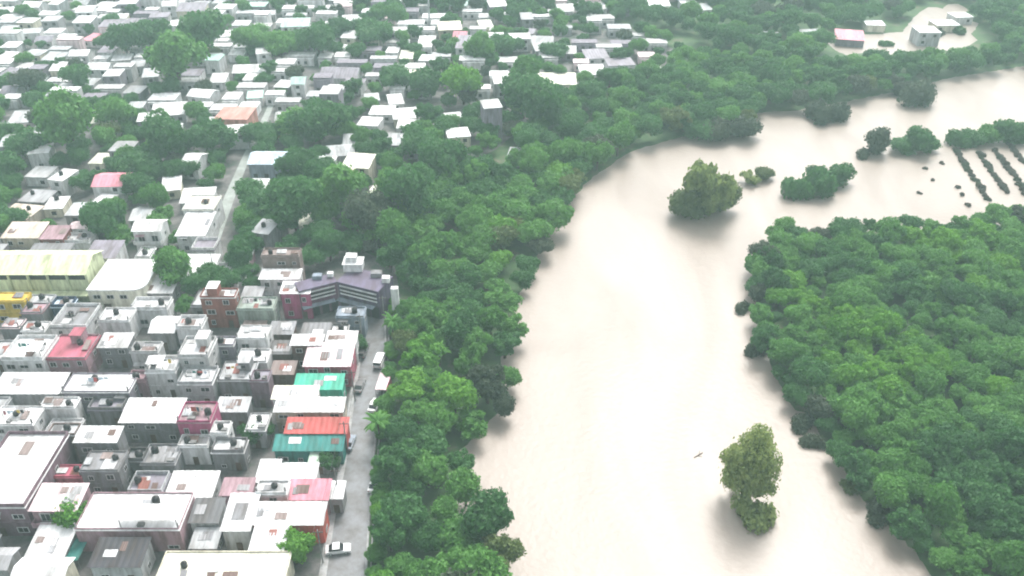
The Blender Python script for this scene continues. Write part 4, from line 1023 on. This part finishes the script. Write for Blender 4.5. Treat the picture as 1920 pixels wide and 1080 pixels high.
# ------------------------------------------------------------------ street things
def car_proto(name, label, paint, van=False):
    t = thing(name, label, 'car' if not van else 'van', (0, 0, 0), 0, 'vehicles on the riverside street')
    pm = mat('car_paint_' + paint, PAL[paint], .25, .05, .5, spec=.5)
    L, wd = (4.4, 1.75) if not van else (5.2, 1.95)
    pr = [(-L / 2, .35), (L / 2, .35), (L / 2, .62), (L / 2 - .15, .8), (L / 2 - 1.2, .92), (-L / 2 + .75, .95), (-L / 2 + .05, .9)] if not van else [(-L / 2, .4), (L / 2, .4), (L / 2, .9), (L / 2 - .9, 1.1), (-L / 2, 1.12)]
    b_ = MB(); b_.prism(pr, -wd / 2, wd / 2, 'y'); b_.v = [(u, a, z) for (u, a, z) in b_.v]; b_.build('body', pm, t)
    cb = [(L / 2 - 1.25, .921), (L / 2 - 1.95, 1.4), (-L / 2 + 1.3, 1.43), (-L / 2 + .55, .951)] if not van else [(L / 2 - .95, 1.101), (L / 2 - 1.5, 1.8), (-L / 2 + .1, 1.85), (-L / 2 + .02, 1.121)]
    g = MB(); g.prism(cb[::-1], -wd / 2 + .12, wd / 2 - .12, 'y'); g.build('window_glass', M_PANE, t)
    rf = MB(); z = cb[1][1]; rf.box(cb[2][0] - .05, cb[1][0] + .05, -wd / 2 + .1, wd / 2 - .1, z + .031, z + .09); rf.build('roof', pm, t)
    tyre = MB(); tyre.tube((0, -.1, 0), (0, .1, 0), .32, .32, 12); tm = tyre.mesh('tyre', M_TANK); rim = MB(); rim.tube((0, -.115, 0), (0, .115, 0), .19, .19, 10); rmh = rim.mesh('rim', M_FRAME)
    for sx in (-1, 1):
        for sy in (-1, 1):
            w_ = link('wheel', tm, t, (sx * (L / 2 - .85), sy * (wd / 2 - .1), .32)); link('rim', rmh, w_)
    for sy in (-1, 1):
        h_ = MB(); h_.box(L / 2 - .02, L / 2 + .03, sy * (wd / 2 - .3) - .18, sy * (wd / 2 - .3) + .18, .64, .78) ; h_.build('headlight', M_FRAME, t)
        k_ = MB(); k_.box(-L / 2 - .03, -L / 2 + .02, sy * (wd / 2 - .25) - .15, sy * (wd / 2 - .25) + .15, .65, .8); k_.build('taillight', mat('taillight', PAL['red'], .3, .05), t)
    return t
def put(o, px, py, rz):
    g = at(px, py); o.location = (g.x, g.y, .075); o.rotation_euler = (0, 0, R(rz))
put(car_proto('car', 'white saloon car crossing the riverside street at the bottom', 'white'), 635, 1034, 8)
put(car_proto('car', 'small white car half hidden under the left bank trees by the street', 'white'), 704, 912, 80)
put(car_proto('van', 'white van parked on the river side of the street, level with the pinkish roof', 'white', True), 713, 680, 82)
put(car_proto('van', 'dark grey van parked beside the white sheet roofed shop', 'dark_grey', True), 681, 662, 84)
put(car_proto('car', 'dark grey car parked by the wall near the turquoise roof', 'dark_grey'), 675, 728, 84)
put(car_proto('car', 'white car by the trees below the street stall', 'white'), 703, 764, 80)
put(car_proto('car', 'grey car parked near the red fascia house', 'blue_grey'), 656, 834, 84)

def pole(px, py, lab):
    g = at(px, py); t = thing('utility_pole', lab, 'pole', (g.x, g.y, 0), 0, 'utility poles along the street')
    m_ = MB(); m_.tube((0, 0, -.3), (0, 0, 8.5), .16, .1, 8); m_.build('shaft', M_POST, t)
    m_ = MB(); m_.box(-.9, .9, -.06, .06, 7.8, 7.92); m_.build('crossarm', M_BARK, t)
    for x_ in (-.75, 0.35, .75):
        m_ = MB(); m_.tube((x_, 0, 7.921), (x_, 0, 8.1), .05, .04, 6); m_.build('insulator', M_FRAME, t)
for px, py, lab in ((606, 1056, 'dark utility pole at the corner of the scarlet house'), (636, 940, 'utility pole by the tiny white roofed shop'), (652, 850, 'utility pole at the end of the teal roofed house'), (666, 752, 'utility pole by the wide white sheet roof'),
                    (680, 645, 'utility pole next to the white sheet roofed shop'), (722, 610, 'utility pole at the head of the street under the trees'), (404, 520, 'utility pole at the near end of the straight lane'), (150, 640, 'utility pole in the side lane')):
    pole(px, py, lab)
PL = [(606, 1056), (636, 940), (652, 850), (666, 752), (680, 645)]
for i in range(len(PL) - 1):
    a, c = at(*PL[i]), at(*PL[i + 1]); names_ = ['nearest the camera', 'by the teal roofed house', 'by the wide white sheet roof', 'by the white sheet roofed shop']
    t = thing('overhead_cable', f'sagging overhead cables between street poles {names_[i]}', 'cable', (a.x, a.y, 0), 0, 'overhead cables of the street')
    for off in (-.75, .35, .75):
        m_ = MB(); prev = None
        for k_ in range(9):
            f = k_ / 8; p = Vector(((c.x - a.x) * f + off, (c.y - a.y) * f, 8.12 - 2.2 * f * (1 - f)))
            if prev is not None: m_.tube(prev, p, .035, .035, 4, 0, False)
            prev = p
        m_.build('cable', M_TANK, t)
for px, py, lab, rz in ((1311, 854, 'dark branch floating in the river left of the lone pale olive tree', 30),):
    g = at(px, py, -.2); t = thing('floating_branch', lab, 'branch', (g.x, g.y, -.2), R(rz), None)
    m_ = MB(); m_.tube((-1.3, 0, .02), (1.1, .2, .1), .13, .07, 6); m_.build('stem', M_BARK, t)
    m_ = MB(); m_.tube((.1, .1, .06), (.8, .9, .3), .06, .03, 5); m_.tube((-.3, .05, .05), (.1, -.7, .2), .06, .03, 5); m_.build('twig', M_BARK, t)
# tall slim mast far behind
g = at(806, 56); t = thing('radio_mast', 'thin pale radio mast rising above the woods at the far back', 'mast', (g.x, g.y, 0))
m_ = MB(); m_.tube((0, 0, 0), (0, 0, 30), .45, .25, 8); m_.build('shaft', wallmat('pale_grey'), t)
for z in (27, 29): 
    m_ = MB(); m_.box(-.9, .9, -.5, -.3, z, z + 1.2); m_.build('antenna', wallmat('white'), t)
# low wall between street and river trees
wl = thing('riverside_wall', 'low pale concrete wall between the riverside street and the left bank trees', 'wall', (0, 0, 0))
pts = [at(a, b_) + Vector((.9, 0, 0)) for a, b_ in SR[1:]]
for i in range(len(pts) - 1):
    a, c = pts[i], pts[i + 1]; n_ = max(1, int((c - a).length / 6))
    for j in range(n_):
        p, q = a.lerp(c, j / n_), a.lerp(c, (j + .97) / n_)
        m_ = MB(); m_.v = [(p.x, p.y, -.3), (p.x + .2, p.y, -.3), (q.x + .2, q.y, -.3), (q.x, q.y, -.3), (p.x, p.y, .8), (p.x + .2, p.y, .8), (q.x + .2, q.y, .8), (q.x, q.y, .8)]
        m_.f = [(4, 5, 6, 7), (0, 1, 5, 4), (1, 2, 6, 5), (2, 3, 7, 6), (3, 0, 4, 7)]; m_.m = [0] * 5; m_.build('wall_panel', M_KERB, wl)
g = at(721, 732); t = thing('street_stall', 'pinkish white street stall with dark red side at the river edge of the street', 'stall', (g.x, g.y, 0), R(-6))
m_ = MB(); m_.prism([(-2.6, 2.3), (2.6, 2.75), (2.6, 2.82), (-2.6, 2.37)], -1.3, 1.1, 'x'); m_.build('canopy_sheet', roofmat('blush'), t)
m_ = MB(); m_.box(1.11, 1.19, -2.5, 2.5, .2, 2.7); m_.build('side_panel', wallmat('rose'), t)
m_ = MB(); m_.box(-1.1, -.7, -2.3, 2.3, 0, .95); m_.build('counter', wallmat('chalk'), t)
for x_, y_ in ((-1.2, -2.5), (-1.2, 2.5)):
    m_ = MB(); m_.box(x_ - .05, x_ + .05, y_ - .05, y_ + .05, 0, 2.3 if y_ < 0 else 2.7); m_.build('post', M_POST, t)
# teal canopy in the bottom left yard
g = at(130, 1052); t = thing('canopy', 'teal tarpaulin canopy on posts under the bright green tree, bottom left', 'canopy', (g.x, g.y, 0))
m_ = MB(); N = 6
for i in range(N):
    for j in range(N):
        f = lambda a, b2: (-3 + a, b2 - 2.0, 2.6 + .12 * math.sin(a * 2.1) * math.cos(b2 * 1.7))
        m_.poly([f(i, j * .8), f(i + 1, j * .8), f(i + 1, (j + 1) * .8), f(i, (j + 1) * .8)])
m_.build('tarpaulin', roofmat('teal'), t)
for x_, y_ in ((-2.9, -1.9), (2.9, -1.9), (-2.9, 2.7), (2.9, 2.7)):
    m_ = MB(); m_.tube((x_, y_, -.1), (x_, y_, 2.55), .06, .06, 6); m_.build('post', M_POST, t)

# labels that several things came out with: say which one of them it is by its place among them
bylab = {}
for o in COL.objects:
    if o.get('category'): bylab.setdefault(o['label'], []).append(o)
ORD = ['leftmost', 'second', 'third', 'fourth', 'fifth', 'sixth', 'seventh', 'eighth', 'ninth', 'tenth', 'eleventh', 'twelfth', 'thirteenth', 'fourteenth', 'fifteenth', 'sixteenth', 'seventeenth', 'eighteenth', 'nineteenth', 'twentieth'] + ['later'] * 200
for lab, os_ in bylab.items():
    if len(os_) < 2: continue
    os_.sort(key=lambda o: proj(*o.location)[0]); n_ = len(os_)
    for i, o in enumerate(os_):
        w_ = 'leftmost' if i == 0 else 'rightmost' if i == n_ - 1 else 'middle' if n_ == 3 else ORD[i] + ' from left'
        o['label'] = f'{w_} {lab}'
taken = {o['label'] for o in COL.objects if o.get('category')}
for o in COL.objects:
    if not o.get('category'): continue
    for drop in ('the', 'planted', 'round', 'spreading', 'ragged', 'upright', 'black', 'the', 'with', 'plain', 'coloured', 'a'):
        L_ = o['label']
        if len(L_.replace('-', ' ').split()) <= 15: break
        w_ = L_.split()
        if drop in w_:
            w_.remove(drop); n_ = ' '.join(w_)
            if n_ not in taken: taken.add(n_); o['label'] = n_

# ------------------------------------------------------------------ haze
hzb = MB(); hzb.box(-1600, 1600, -1600, 1600, -4.5, 128.0)
m = bpy.data.materials.new('haze_air'); m.use_nodes = True; n = m.node_tree; n.nodes.clear()
o_ = n.nodes.new('ShaderNodeOutputMaterial'); pv = n.nodes.new('ShaderNodeVolumePrincipled')
pv.inputs['Color'].default_value = (.7, .96, .95, 1); pv.inputs['Density'].default_value = .00037
n.links.new(pv.outputs[0], o_.inputs['Volume'])
hb = hzb.build('haze', m); hb['kind'] = 'stuff'
print('HOUSES', len(HOUSES), 'TREES', len(TREES))
